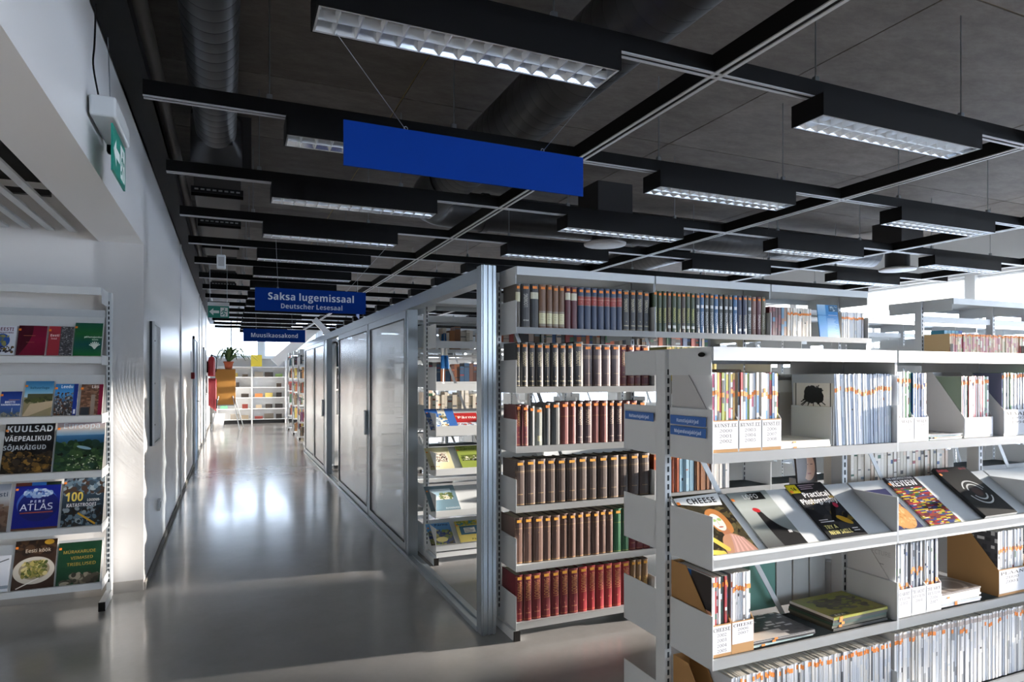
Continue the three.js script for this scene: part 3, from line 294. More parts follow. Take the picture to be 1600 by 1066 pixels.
// a face-out publication: base line at its lower edge, lying in the local xy plane, cover facing +z
const coverG = (w, h, t, cell, cells) => { const g = B(w, h, t, 0, h / 2, t / 2), uv = g.attributes.uv, c = cellOf[cell], p = cellOf.plain, rect = (k, u, v) => [((k % NC) + .01 + .98 * u) / NC, 1 - (Math.floor(k / NC) + .01 + .98 * (1 - v)) / NR]; for (let i = 0; i < uv.count; i++) { const f = Math.floor(i / 4); const r = f === 4 ? rect(c, uv.getX(i), uv.getY(i)) : f === (cells ?? 1) ? rect(c, .02, uv.getY(i)) : rect(p, .5, .5); uv.setXY(i, ...r); } return g; };
const stickG = B(.014, .014, .0012);
const faceOut = (name, cell, label, w, h, t, p, tilt, group, stick = [-.44, .8]) => { const m = solo(name, coverG(w, h, t, cell), mCover, label, name === 'magazine' ? 'magazine' : 'book', p, group); m.rotation.x = tilt; if (stick) part('sticker', stickG, mOrange, m).position.set(stick[0] * w, stick[1] * h, t); return m; };

// ---------- spine atlas for bound volumes ----------
const SW = 64, SH = 512; const SP = [];
const sp = (n, base, f) => SP.push([n, base, f]);
const vtext = (g, s, x, y, size, col) => { g.save(); g.translate(x, y); g.rotate(-Math.PI / 2); T(g, s, 0, 0, size, col, 'center', '', 210); g.restore(); };
const rules = (g, ys, col, h = 3) => { g.fillStyle = col; for (const y of ys) g.fillRect(2, y, SW - 4, h); };
const speck = (g, n, cols) => { for (let i = 0; i < n; i++) { g.fillStyle = pick(cols); g.fillRect(rr(0, SW), rr(0, SH), rr(1, 5), rr(1, 8)); } };
sp('marbled', '#4d463c', (g) => { speck(g, 300, ['#3a342c', '#5e564a', '#6b6456']); g.fillStyle = '#cdc8a8'; g.fillRect(3, 96, 58, 110); });
sp('black silver', '#16191d', (g) => { vtext(g, 'LOOMING', 32, 190, 34, '#c9c6b8'); T(g, '854', 32, 420, 22, '#c9c6b8'); rules(g, [14, 490], '#6b6858'); });
sp('black cream', '#1a1e22', (g) => { g.fillStyle = '#c4c2ac'; g.fillRect(2, 96, 60, 76); });
sp('tan cream', '#6b4b33', (g) => { speck(g, 60, ['#5a3e2a', '#7a583e']); g.fillStyle = '#d2cea6'; g.fillRect(2, 330, 60, 124); g.fillStyle = '#8d8272'; g.fillRect(2, 306, 60, 22); g.fillRect(2, 456, 60, 26); lines(g, 3, 14, 50, 350, 26, '#8a7a58', 3); });
sp('maroon cream', '#561e28', (g) => { g.fillStyle = '#c9c6b0'; g.fillRect(2, 76, 60, 86); });
sp('navy red', '#1f3454', (g) => { g.fillStyle = '#96362f'; g.fillRect(0, 108, 64, 106); T(g, 'Looming', 32, 140, 15, '#c9a88a'); T(g, '1', 32, 180, 16, '#c9a88a'); rules(g, [100, 216], '#a08a6a'); });
sp('black gold', '#181b20', (g) => { vtext(g, 'LOOMING', 30, 190, 36, '#cbbf96'); T(g, '1', 32, 390, 20, '#cbbf96'); T(g, '1962', 32, 440, 20, '#cbbf96'); rules(g, [18, 488], '#a0926a', 4); });
sp('green gold', '#37472f', (g) => { vtext(g, 'LOOMING', 32, 300, 40, '#cdbf3c'); });
sp('green tag', '#3a4a34', (g) => { vtext(g, 'LOOMING', 32, 290, 40, '#c9c43c'); g.fillStyle = '#d5d8d2'; g.fillRect(12, 420, 40, 36); });
sp('brown tag', '#4a4038', (g) => { vtext(g, 'LOOMING', 32, 290, 40, '#b4a84a'); speck(g, 80, ['#5a4f46', '#3a322c']); g.fillStyle = '#d5d8d2'; g.fillRect(12, 420, 40, 36); });
sp('grey white', '#3b4344', (g) => { vtext(g, 'LOOMING', 32, 330, 42, '#d6dadb'); g.fillStyle = '#dcdfde'; g.fillRect(14, 150, 36, 40); T(g, '1', 32, 450, 18, '#ccc'); });
sp('blue white', '#3a6690', (g) => { vtext(g, 'LOOMING', 32, 330, 42, '#d6e0e8'); g.fillStyle = '#dfe5e8'; g.fillRect(14, 150, 36, 40); });
sp('navy plain', '#2a3654', (g) => { vtext(g, 'LOOMING', 32, 340, 40, '#b4a88a'); g.fillStyle = '#d5d8d2'; g.fillRect(14, 430, 36, 34); });
sp('rust white', '#86655a', (g) => { vtext(g, 'LOOMING', 32, 330, 42, '#d8c9bc'); });
sp('wine white', '#5a2a34', (g) => { vtext(g, 'LOOMING', 32, 330, 42, '#e0d2cc'); });
sp('olive white', '#66604a', (g) => { vtext(g, 'LOOMING', 32, 330, 42, '#d6d2c0'); });
sp('plum', '#4a3c42', (g) => { T(g, 'LOOMING', 32, 150, 17, '#b09a78', 'center', 'bold ', 58); rules(g, [20, 130, 168, 488], '#a08c6a'); T(g, '1939', 32, 350, 15, '#a08c6a'); });
sp('wine gold', '#5f2027', (g) => { vtext(g, 'LOOMING', 32, 170, 40, '#c4a05a'); rules(g, [18, 484], '#a8824a', 5); T(g, '5', 32, 340, 18, '#b08a4a'); T(g, '1952', 32, 390, 15, '#b08a4a'); });
sp('wine dim', '#6b2e2c', (g) => { rules(g, [18, 480], '#8a5a3c', 4); T(g, 'Looming', 32, 170, 15, '#b0864a', 'center', 'bold ', 56); });
sp('dark plum', '#3c2028', (g) => { vtext(g, 'LOOMING', 32, 190, 40, '#c9b49a'); T(g, '1949', 32, 430, 16, '#c4b09a'); rules(g, [18, 484], '#8a705a', 4); });
sp('pale grey', '#8d938e', (g) => { speck(g, 120, ['#a4aaa4', '#777d78']); g.fillStyle = '#d6d2a8'; g.fillRect(18, 380, 28, 70); });
sp('slate', '#43484a', (g) => { speck(g, 60, ['#50575a', '#383c3e']); });
sp('umber', '#41342f', (g) => { T(g, 'LOOMING', 32, 126, 15, '#b49a68', 'center', 'bold ', 58); rules(g, [110, 144], '#8a744c', 2); T(g, '1925', 32, 380, 15, '#b49a68'); rules(g, [490], '#a88a52', 5); });
sp('brown', '#5a4239', (g) => { speck(g, 40, ['#66493f', '#4f3a32']); T(g, 'LOOMING', 32, 120, 14, '#a8895c', 'center', 'bold ', 56); T(g, '1', 32, 176, 18, '#a8895c'); rules(g, [490], '#b08a4c', 6); });
sp('bottle green', '#1c5c3a', (g) => { T(g, 'LOOMING', 32, 160, 13, '#a8a04a', 'center', 'bold ', 56); rules(g, [490], '#a8a04a', 5); });
sp('oxblood', '#6b1a24', (g) => { vtext(g, 'LOOMING', 34, 180, 46, '#cf9a5a'); T(g, '1', 32, 372, 20, '#c49a6a'); T(g, '1950', 32, 420, 16, '#c49a6a'); rules(g, [20, 484], '#a8703c', 5); });
sp('scarlet', '#96202a', (g) => { vtext(g, 'LOOMING', 34, 180, 46, '#d9a062'); T(g, '4', 32, 372, 20, '#d9a062'); rules(g, [20, 484], '#b8743c', 5); });
sp('ochre', '#7a5c3a', (g) => { vtext(g, 'LOOMING', 34, 300, 46, '#c9a44a'); rules(g, [484], '#b8903c', 5); });
const spIdx = {}; SP.forEach(([n], i) => { spIdx[n] = i; });
const spineTex = canvasTex(SW * SP.length, SH, (g) => SP.forEach(([n, base, f], i) => { g.save(); g.translate(i * SW, 0); g.beginPath(); g.rect(0, 0, SW, SH); g.clip(); g.fillStyle = base; g.fillRect(0, 0, SW, SH); f(g); g.fillStyle = base; g.fillRect(0, SH - 6, SW, 6); g.restore(); }));
const mSpine = mat(0xffffff, .42, 0, { map: spineTex });
const coverShell = (w, h, d, style) => { // U-shaped binding with a rounded back, spine at +z, base at y = 0
  const s = new THREE.Shape(), a = w / 2, b = .0025, r = Math.min(.006, w * .25); s.moveTo(-a, d); s.lineTo(-a, .002); s.quadraticCurveTo(-a * .9, -r * .75, 0, -r); s.quadraticCurveTo(a * .9, -r * .75, a, .002); s.lineTo(a, d); s.lineTo(a - b, d); s.lineTo(a - b, .004); s.lineTo(-a + b, .004); s.lineTo(-a + b, d); s.closePath();
  const g = new THREE.ExtrudeGeometry(s, { depth: h, bevelEnabled: false, curveSegments: 3 }).rotateX(-Math.PI / 2), P = g.attributes.position, N = g.attributes.normal, uv = g.attributes.uv, i0 = spIdx[style] / SP.length, du = 1 / SP.length;
  // shape y (depth) -> after rotateX(-90): z = -y
  for (let i = 0; i < P.count; i++) { const on = N.getZ(i) > .3 && P.getZ(i) > -.003 && Math.abs(N.getY(i)) < .5; if (on) uv.setXY(i, i0 + du * (.03 + .94 * (P.getX(i) / w + .5)), P.getY(i) / h * .985 + .012); else uv.setXY(i, i0 + du * .5, .004); }
  return g; };
const volume = (style, label, w, h, d, p, group, opt = {}) => { const t = thing('bound_volume', label, 'book', p, opt.ry ?? 0, group); if (opt.lean) t.rotation.z = opt.lean;
  const q = (v) => Math.round(v * 500) / 500; w = q(w); h = q(h);
  part('binding', cached('b' + [w, h, d, style], () => coverShell(w, h, d, style)), mSpine, t); part('pages', cached('pg' + [w, h, d], () => BB(-w / 2 + .003, w / 2 - .003, .004, h - .004, -.005, -d + .004)), mPaper, t);
  if (opt.sticker !== false) part('shelf_mark', cached('sm' + w, () => B(w * .55, .015, .003)), opt.y ? mOrangeY : mOrange, t).position.set(0, h - .02, .005); return t; };
// rows of bound volumes: edges given as pixel columns, front plane F1
const volRow = (edges, y, styles, h, label, group, opt = {}) => { const z = F1 - .012; for (let i = 0; i < edges.length - 1; i++) { const a = zx(z, edges[i]), b = zx(z, edges[i + 1]), st = Array.isArray(styles) ? styles[i] : styles; volume(st, typeof label === 'function' ? label(st, i) : label, Math.max(.012, b - a - .0035), (Array.isArray(h) ? h[i] : h) * rr(.99, 1.01), opt.d ?? .18, [(a + b) / 2, y + .001, z - .006 - rr(0, .006)], group, { ...opt, lean: opt.leans?.[i] }); } };
const rep = (s, n) => Array(n).fill(s), even = (a, b, n) => Array.from({ length: n + 1 }, (_, i) => a + (b - a) * i / n);
const where = ['top board', 'second board', 'third board', 'fourth board', 'fifth board', 'lowest board'];
const names1 = { 'marbled': 'marbled brown bound volume with cream label', 'black silver': 'black bound volume with silver lettering between cream-labelled volumes', 'black cream': 'black bound volume with a cream label patch', 'tan cream': 'tan bound volume with low cream label', 'maroon cream': 'maroon bound volume with cream label', 'navy red': 'navy bound volume with red title band', 'black gold': 'black bound volume with gold vertical lettering' };
volRow([806, 814.5, 829.6, 843, 854.5, 864, 874, 883.6, 893, 903.7, 913.6, 925, 934.6, 945, 954, 964.6, 973.7, 985, 995, 1006, 1016], LEV[5], ['marbled', 'black silver', 'black cream', ...rep('tan cream', 4), ...rep('maroon cream', 2), ...rep('navy red', 7), ...rep('black gold', 4)], .252, (s) => names1[s] + ' on the top board', 'bound journals on the top board');
const b2 = [...rep('green gold', 3), 'brown tag', 'green tag', 'green gold', 'brown tag', ...rep('green tag', 2), 'grey white', 'blue white', ...rep('grey white', 2), 'blue white', 'grey white', ...rep('grey white', 2), 'blue white', ...rep('navy plain', 2), 'grey white', 'rust white', 'wine white', 'olive white'];
const names2 = { 'green gold': 'green volume with yellow lettering', 'brown tag': 'grey-brown volume with yellow lettering and white tag', 'green tag': 'green volume with yellow lettering and white tag', 'grey white': 'dark grey volume with white lettering', 'blue white': 'blue volume with white lettering', 'navy plain': 'navy volume with small white tag', 'rust white': 'rust-brown volume with white lettering', 'wine white': 'wine-red volume with white lettering', 'olive white': 'olive volume with white lettering' };
volRow(even(1021, 1198, 24), LEV[5], b2, .26, (s) => names2[s] + ' in the middle bay of the top board', 'bound journals in the middle bay');
volRow([806.5, 814.5, 826, 838, 850, 862, 874, 886, 897, 912, 927.5, 941.5, 955.5, 970, 981, 992, 1003, 1016], LEV[4], [...rep('black gold', 9), ...rep('plum', 4), ...rep('wine gold', 4)], [...rep(.255, 8), .268, ...rep(.252, 8)], (s) => ({ 'black gold': 'black volume with gold vertical lettering on the second board', plum: 'plum-brown volume with gold rules on the second board', 'wine gold': 'wine-red volume behind the magazine row end plate on the second board' })[s], 'bound journals on the second board');
volRow([806.5, 816, 827, 836.5, 850, 862, 876, 890, 901, 912.5, 926, 938.5, 951, 962, 974, 985, 998, 1011], LEV[3], ['wine gold', 'wine gold', 'slate', 'pale grey', 'slate', 'slate', 'wine dim', 'wine dim', 'dark plum', 'dark plum', 'wine dim', 'wine dim', 'dark plum', 'dark plum', 'wine dim', 'oxblood', 'slate'], [.235, .235, .23, .22, .245, .245, .25, .25, .25, .25, .25, .25, .25, .25, .245, .25, .25], (s) => ({ 'wine gold': 'wine-red volume with gold lettering at the end of the third board', slate: 'plain slate-grey volume on the third board', 'pale grey': 'pale grey worn volume leaning on the third board', 'wine dim': 'faded brick-red volume on the third board', 'dark plum': 'dark plum volume with pale lettering on the third board', oxblood: 'oxblood volume on the third board' })[s], 'bound journals on the third board');
volRow(even(805, 1016, 13), LEV[2], 'umber', .258, 'dark umber volume with gold title on the fourth board', 'bound journals on the fourth board', { y: true });
volRow([805, 819, 834, 850, 863, 876, 889, 901, 913, 926, 937, 949, 960, 973, 984, 995, 1006, 1017], LEV[1], [...rep('brown', 12), ...rep('bottle green', 2), ...rep('oxblood', 3)], .262, (s) => ({ brown: 'brown leather volume with gold number on the fifth board', 'bottle green': 'bottle-green volume on the fifth board', oxblood: 'oxblood volume on the fifth board' })[s], 'bound journals on the fifth board', { y: true, d: .2 });
volRow([806, 819, 832, 847, 862, 876, 890, 905, 919, 932, 945, 958, 972, 986, 995, 1004, 1014], LEV[0] + .0, [...rep('oxblood', 7), ...rep('scarlet', 6), ...rep('ochre', 3)], .265, (s) => ({ oxblood: 'dark red volume with gold lettering on the lowest board', scarlet: 'bright red volume with gold lettering on the lowest board', ochre: 'ochre-brown volume on the lowest board' })[s], 'bound journals on the lowest board', { y: true, d: .2 });

// ---------- magazines on edge ----------
const lin = (c) => new THREE.Color(c);
const PAPER = lin('#cfcbc0');
const magG = (w, h, d, base, bands, cover) => { // spine at +z, base y = 0; spine split into coloured bands [from, to, colour] (fractions of height)
  const cuts = [...new Set([0, 1, ...bands.flatMap((b) => [b[0], b[1]])])].sort((a, b) => a - b), P = [], C = [], a = w / 2;
  const quad = (p, q, r, s, c) => { P.push(...p, ...q, ...r, ...p, ...r, ...s); for (let i = 0; i < 6; i++) C.push(c.r, c.g, c.b); };
  for (let i = 0; i < cuts.length - 1; i++) { const y0 = cuts[i] * h, y1 = cuts[i + 1] * h, m = (cuts[i] + cuts[i + 1]) / 2, c = bands.filter((b) => m > b[0] && m < b[1]).pop()?.[2] ?? base; quad([-a, y0, 0], [a, y0, 0], [a, y1, 0], [-a, y1, 0], c); }
  quad([-a, 0, -d], [-a, 0, 0], [-a, h, 0], [-a, h, -d], cover); quad([a, 0, 0], [a, 0, -d], [a, h, -d], [a, h, 0], cover); quad([-a, h, 0], [a, h, 0], [a, h, -d], [-a, h, -d], PAPER); quad([-a, 0, -d], [a, 0, -d], [a, 0, 0], [-a, 0, 0], PAPER); quad([a, 0, -d], [-a, 0, -d], [-a, h, -d], [a, h, -d], PAPER);
  const g = new THREE.BufferGeometry(); g.setAttribute('position', new THREE.Float32BufferAttribute(P, 3)); g.setAttribute('color', new THREE.Float32BufferAttribute(C, 3)); g.setAttribute('uv', new THREE.Float32BufferAttribute(new Float32Array(P.length / 3 * 2), 2)); g.computeVertexNormals(); return g; };
const pal = { white: ['#cfd1d3', '#c8ccd2', '#bcc3cc', '#d6d4d0'], bluewhite: ['#c2c9d4', '#aebacb', '#ccd1d8', '#9eabc0', '#b6c2cc'], mixed: ['#d0d0ce', '#cfd1d3', '#c8ccd0', '#d4d0ca', '#b2bcc8', '#e2e4e8', '#c9d0d8', '#b23a3c', '#b8a838', '#8a9a3c', '#d0a040', '#3a7ab4', '#242424', '#b8466a', '#d8dce0'], tan: ['#b48a5c', '#a87a4c', '#b49a6c', '#a03a40', '#b8624a', '#c4a87c', '#8f8a5a', '#b06a54', '#c9bfa4', '#9a4046'], yellow: ['#b8a23c', '#a4933c', '#c4b45a', '#8a8a44', '#c9c084'], rust: ['#a4502c', '#b45c34', '#98482a'], sky: ['#8ab0c8', '#7aa2bc', '#9cbccc'], brown: ['#8a5a34', '#946238', '#7a4e2e'], pale: ['#d9d4c9', '#c9c2b4', '#d0cabc', '#e0dcd4', '#b9b2a4', '#d8c4b0'], grey: ['#8f9498', '#a4a8ab', '#7c8286', '#b4b8ba', '#6b7074'] };
const inks = ['#4a5460', '#8a3040', '#2c4a7a', '#5a5a5a', '#7a8a94', '#a05a3a', '#2f5a44', '#1e1e22'].map(lin);
const magazine = (label, group, p, w, h, d, cols, o = {}) => { const base = lin(pick(cols)), bands = []; const n = 1 + Math.floor(R() * 3); for (let i = 0; i < n; i++) { const y = rr(.05, .9), q = o.quiet && R() < .94; bands.push([y, Math.min(.98, y + (q ? rr(.1, .4) : rr(.02, .1))), q || R() < .4 ? lin(pick(cols)) : pick(inks)]); }
  if (o.bands) bands.push(...o.bands.map(([a, b, c]) => [a, b, lin(c)]));
  const m = solo(o.name ?? 'magazine', magG(w, h, d, base, bands, o.cover ? lin(o.cover) : base), mMag, label, o.name ?? 'magazine', p, group); if (o.lean) m.rotation.z = o.lean; if (o.stick && R() < (o.sp ?? .92)) part('sticker', cached('st' + Math.round(w * 2000), () => B(w * .98, .016, .0016)), mOrange, m).position.set(0, h * o.stick + rr(-.006, .006), .0004); return m; };
// fill from x a to x b, front plane z
const magRow = (label, group, a, b, y, z, o) => { const n = Math.max(1, Math.round((b - a) / o.t)), s = (b - a) / n; for (let i = 0; i < n; i++) { const f = n > 1 ? i / (n - 1) : 0; magazine(label, group, [a + s * (i + .5), y + .001, z - rr(0, o.jit ?? .006)], s * rr(.84, .95), o.h * rr(.985, 1.0), o.d ?? .21, typeof o.cols === 'function' ? o.cols(f) : o.cols, { stick: o.stick ? o.stick + (o.wave ? .03 * Math.sin(f * 9) : 0) : 0, bands: o.bands, sp: o.sp, quiet: o.quiet, name: o.name, lean: o.lean ? o.lean * (1 - f) : 0, cover: i ? undefined : o.cover }); } };
const sideCover = (cell, label, x, y, z, d, h) => { const m = faceOut('magazine', cell, label, d, h, .004, [x, y + .001, z - d / 2], 0, null, null); m.rotation.y = -Math.PI / 2; return m; };
const fileBox = (label, group, x0, x1, y, z, m, lines, o = {}) => { const t = thing('magazine_file', label, 'file box', [(x0 + x1) / 2, y + .001, z], 0, group), w = x1 - x0 - .002, h = .29, d = .23, fh = o.fh ?? .105, s = .0022;
  const side = () => poly([[0, 0], [-d, 0], [-d, h], [-d * .62, h], [0, fh]].map(([a, b]) => [-a, b]), s).rotateY(Math.PI / 2);  // profile: depth (towards -z) against height
  const sm = o.side ?? m; const L = part('side_panel', side(), sm, t); L.position.x = -w / 2; const Rr = part('side_panel', side(), sm, t); Rr.position.x = w / 2 - s;
  part('front_panel', BB(-w / 2 + s, w / 2 - s, 0, fh, -s, 0), m, t); part('base_panel', BB(-w / 2 + s, w / 2 - s, 0, s, -d, -s), m, t); part('back_panel', BB(-w / 2 + s, w / 2 - s, s, h, -d, -d + s), m, t);
  const tx = canvasTex(128, 192, (g) => { g.fillStyle = '#c8ccd4'; g.fillRect(0, 0, 128, 192); lines.forEach((q, i) => { g.fillStyle = '#15171c'; g.font = (i ? '' : 'bold ') + (i ? 30 : 34) + 'px serif'; g.textAlign = 'center'; g.fillText(q, 64, 40 + i * 36, 118); }); });
  const lb = o.lb ?? [.012, fh - .004]; part('paper_label', printed(w * .96, lb[1] - lb[0], .0008, 0, (lb[0] + lb[1]) / 2, .0006), mat(0xffffff, .75, 0, { map: tx }), t); return t; };
const FZ = F0 - .006, Y2 = LV0[3], Y4 = LV0[1], Y5 = LV0[0], x2 = (px) => zx(FZ, px);
// upper board: three files of art magazines
{ const e = [1113, 1154, 1190, 1221].map(x2), yr = [['2000', '2001', '2002'], ['2003', '2004', '2005'], ['2006', '2007', '2008']], ml = ['white-labelled cardboard magazine file for 2000 to 2002 at the row end', 'white-labelled cardboard magazine file for 2003 to 2005', 'white-labelled cardboard magazine file for 2006 to 2008'];
  for (let i = 0; i < 3; i++) { fileBox(ml[i], 'art magazine files', e[i], e[i + 1], Y2, FZ, mCard, ['KUNST.EE', ...yr[i]], { fh: .115, side: mCardGrey }); magRow(['slim art magazine standing in the 2000 to 2002 file', 'slim art magazine standing in the 2003 to 2005 file', 'slim art magazine standing in the 2006 to 2008 file'][i], 'art magazines in files', e[i] + .006, e[i + 1] - .006, Y2 + .003, FZ - .006, { quiet: true, t: .0105, h: .283, cols: pal.mixed, stick: .72, wave: true, cover: '#c6cbd0' }); } }
// loose stack and bookend and ink-blot magazine
const stack = (label, group, x0, x1, y, z0, d, n, t, cell, cols) => { for (let i = 0; i < n; i++) { const w = x1 - x0, topc = i === n - 1 && cell, th = t * .94, m = topc ? solo('magazine', coverG(w, d, th, cell, 3).rotateX(-Math.PI / 2), mCover, label, 'magazine', [(x0 + x1) / 2, y + .001 + i * t, z0], group) : solo('magazine', M(BB(-w / 2, w / 2, 0, th, -d, 0)), cols[i % cols.length], label, 'magazine', [(x0 + x1) / 2 + rr(-.004, .004), y + .001 + i * t, z0 - rr(0, .006)], group);
  m.rotation.y = rr(-.02, .02); if (R() < .6) part('sticker', B(.016, th * .95, .0012), mOrange, m).position.set(-w * rr(.1, .4), th / 2, .0008); } };
const mStackW = [mat(0xdcdedd, .6), mat(0xc2cad0, .6), mat(0xd4d0c8, .6)], mStackD = [mat(0x3a3c3a, .5), mat(0x5a5c50, .5), mat(0x2c4a40, .5)], mStackT = [mat(0x9ab4b4, .6), mat(0x2c2c30, .5)];
stack('white magazine in the flat stack beside the art magazine files', 'flat stack of white magazines', x2(1223), x2(1300), Y2, FZ - .004, .2, 4, .0065, null, mStackW);
{ const xb = x2(1308); const m = sideCover('ink', 'magazine with a black ink blot on its pale cover leaning against the journals', xb - .001, Y2, FZ - .012, .2, .278);
  const t = thing('bookend', 'pale grey metal bookend holding up the ink blot magazine', 'bookend', [xb - .012, Y2 + .001, FZ]); part('plate', RB(.003, .15, .2, .0012, 0, .0765, -.115), mShelf, t); part('foot_plate', BB(-.012, -.0015, 0, .002, -.2, -.03), mShelf, t); }
magRow('thin blue-white journal with orange sticker in the long upright row', 'blue-white journals on the upper board', x2(1310), x2(1400) - .012, Y2, FZ - .006, { name: 'journal', quiet: true, t: .0088, h: .283, cols: pal.bluewhite, stick: .76, wave: true, lean: .05 });
{ const e = [1404, 1428, 1451].map(x2), b = ['2003', '2004', '2005']; fileBox('small white-fronted magazine file beside the long journal row', 'house magazine files', e[0], e[1], Y2, FZ, mLabel, ['MAJA', '2003', '2004', '2005'], { fh: .1 }); fileBox('second small white-fronted magazine file holding blue spines', 'house magazine files', e[1], e[2], Y2, FZ, mLabel, ['MAJA', '2006', '2007'], { fh: .1 });
  magRow('house magazine with green or white spine in the white file beside the journal row', 'house magazines', e[0] + .005, e[1] - .005, Y2 + .003, FZ - .006, { t: .0095, h: .29, cols: [...pal.white, '#4a8a4a', '#e2e2e0'], stick: .87, cover: '#d0d4d8' });
  magRow('slim blue house magazine in the second small white file', 'house magazines', e[1] + .005, e[2] - .005, Y2 + .003, FZ - .006, { t: .0095, h: .285, cols: ['#2a62a4', '#dfe3e8', '#e8e8ea', '#8a94b4'], stick: .8 }); }
stack('grey magazine in the low flat pile beside the small white files', 'flat pile of grey magazines', x2(1456), x2(1505), Y2, FZ - .004, .21, 4, .006, 'facade', mStackT);
{ const a = x2(1510), b = x2(1562); fileBox('tall grey magazine file with slanting side on the upper board', null, a, b - .03, Y2, FZ - .01, mCardGrey, [''], { fh: .09 }); magRow('magazine with green stripes in the grey slanting file', 'magazines in the grey file', a + .006, b - .036, Y2 + .003, FZ - .02, { t: .011, h: .27, cols: ['#e2e2e0', '#c04a50', '#6b8a6a'], stick: .9, cover: '#6f7f70' });
  const c = x2(1568), d = x2(1612); fileBox('white-labelled magazine file beside the grey slanting file', null, c, d, Y2, FZ, mLabel, ['MAAJA', '1993', '1994'], { fh: .12 }); magRow('slim magazine with orange sticker in the white file by the grey one', 'magazines in the white file', c + .006, d - .006, Y2 + .003, FZ - .006, { t: .0095, h: .285, cols: [...pal.white, '#4a8a4a', '#6b6f8a', '#9aa4b0'], stick: .95 }); }
// third bay of the upper board (outside the frame) stays empty
// tilted display board
{ const y = LV0[2] + .012, z = F0 - .006, tilt = TILT - Math.PI / 2 + .0, put = (cell, px, w, h, t, label) => faceOut('magazine', cell, label, w, h, t, [zx(z, px), y, z], tilt, null, [-.47, .86]);
  put('cheese', 1149, .215, .285, .004, 'magazine with a white-masked face cover on the tilted display board'); put('lofo', 1231, .2, .275, .004, 'grey magazine with a black rooster on the tilted display board'); put('photo', 1327, .205, .29, .006, 'photography magazine with white title on the tilted display board'); put('bread', 1424, .15, .22, .004, 'magazine with a bread loaf cover on the tilted display board'); put('review', 1478, .2, .28, .005, 'magazine cover filled with coloured words on the tilted display board'); put('rings', 1562, .23, .3, .018, 'thick black magazine with pale rings on the tilted display board'); }
// lower board
{ const e = [1112, 1143, 1178].map(x2); fileBox('brown cardboard magazine file dated 2002 to 2005 at the row end', 'brown dated files', e[0], e[1], Y4, FZ, mCard, ['CHEESE', '2002', '2003', '2004', '2005'], { fh: .115 }); fileBox('brown cardboard magazine file dated 2006 and 2007 only', 'brown dated files', e[1], e[2], Y4, FZ, mCard, ['CHEESE', '2006', '2007'], { fh: .115, lb: [.035, .112] });
  sideCover('stripe blue', 'blue magazine cover with a half hidden face in the first brown file', e[0] + .0095, Y4 + .003, FZ - .006, .21, .28);
  magRow('magazine in the brown file dated 2002 to 2005', 'magazines in the brown files', e[0] + .011, e[1] - .006, Y4 + .003, FZ - .006, { t: .009, h: .28, cols: ['#e6e6e4', '#d8dde0', '#3a4a44', '#7a3a34', '#a0343c', '#dfe3e6'], stick: .9, cover: '#2a5a9a' }); magRow('magazine in the brown file dated 2006 and 2007', 'magazines in the brown files', e[1] + .006, e[2] - .006, Y4 + .003, FZ - .006, { t: .008, h: .285, cols: ['#dfe3e6', '#c4ccd4', '#2c3034', '#e8e8ea', '#b9c2c4'], stick: .8, cover: '#8f9aa4' }); }
stack('magazine with a black-and-white building cover in the flat pile on the lower board', 'flat pile beside the brown files', x2(1181), x2(1276), Y4, FZ - .01, .2, 3, .008, 'facade', mStackT);
stack('magazine in the olive-covered flat stack on the lower board', 'olive flat stack', x2(1304), x2(1390), Y4, FZ - .006, .215, 5, .011, 'animal', mStackD);
{ const e = [1400, 1424, 1447, 1471].map(x2), q = [['THE ARCHIT.', 'REVIEW', '2002'], ['THE ARCHIT.', 'REVIEW', '2004'], ['THE ARCH', 'REVIEW', '2006', '2007']]; sideCover('white text', 'pale magazine cover with grey print showing beside the white files', e[0] + .009, Y4 + .003, FZ - .006, .215, .3); q.forEach((l, i) => { fileBox(['white magazine file with handwritten title and 2002', 'white magazine file with handwritten title and 2004', 'white magazine file with title and 2006'][i], 'white review files', e[i], e[i + 1], Y4, FZ, mLabel, l, { fh: .115 }); magRow(['large white magazine in the file marked 2002', 'large white magazine in the file marked 2004', 'large white magazine in the file marked 2006'][i], 'review magazines in files', e[i] + (i ? .005 : .0105), e[i + 1] - .005, Y4 + .003, FZ - .006, { t: .0092, h: .3, cols: ['#cfd1d3', '#c8ccd0', '#3a4458', '#b0b8c0', '#8f949a', '#d4d6d6'], stick: pick([.4, .6, .5]), wave: true, cover: i ? undefined : '#b9bcbe' }); }); }
stack('magazine in the flat stack beside the white review files', 'flat stack beside the white review files', x2(1474), x2(1535), Y4, FZ - .006, .24, 7, .009, 'rings pale', mStackW);
{ const a = x2(1560), b = x2(1602); fileBox('tan cardboard magazine file at the lower board beside the flat stack', null, a, b, Y4, FZ, mCard, ['PLAAN', '2000', '2001'], { fh: .12 }); sideCover('facade', 'grey building magazine cover showing from the tan file', a + .0095, Y4 + .003, FZ - .006, .215, .285); magRow('white magazine in the tan cardboard file', 'magazines in the tan file', a + .011, b - .006, Y4 + .003, FZ - .006, { t: .01, h: .29, cols: pal.white, stick: .7, cover: '#b4b8bc' }); }
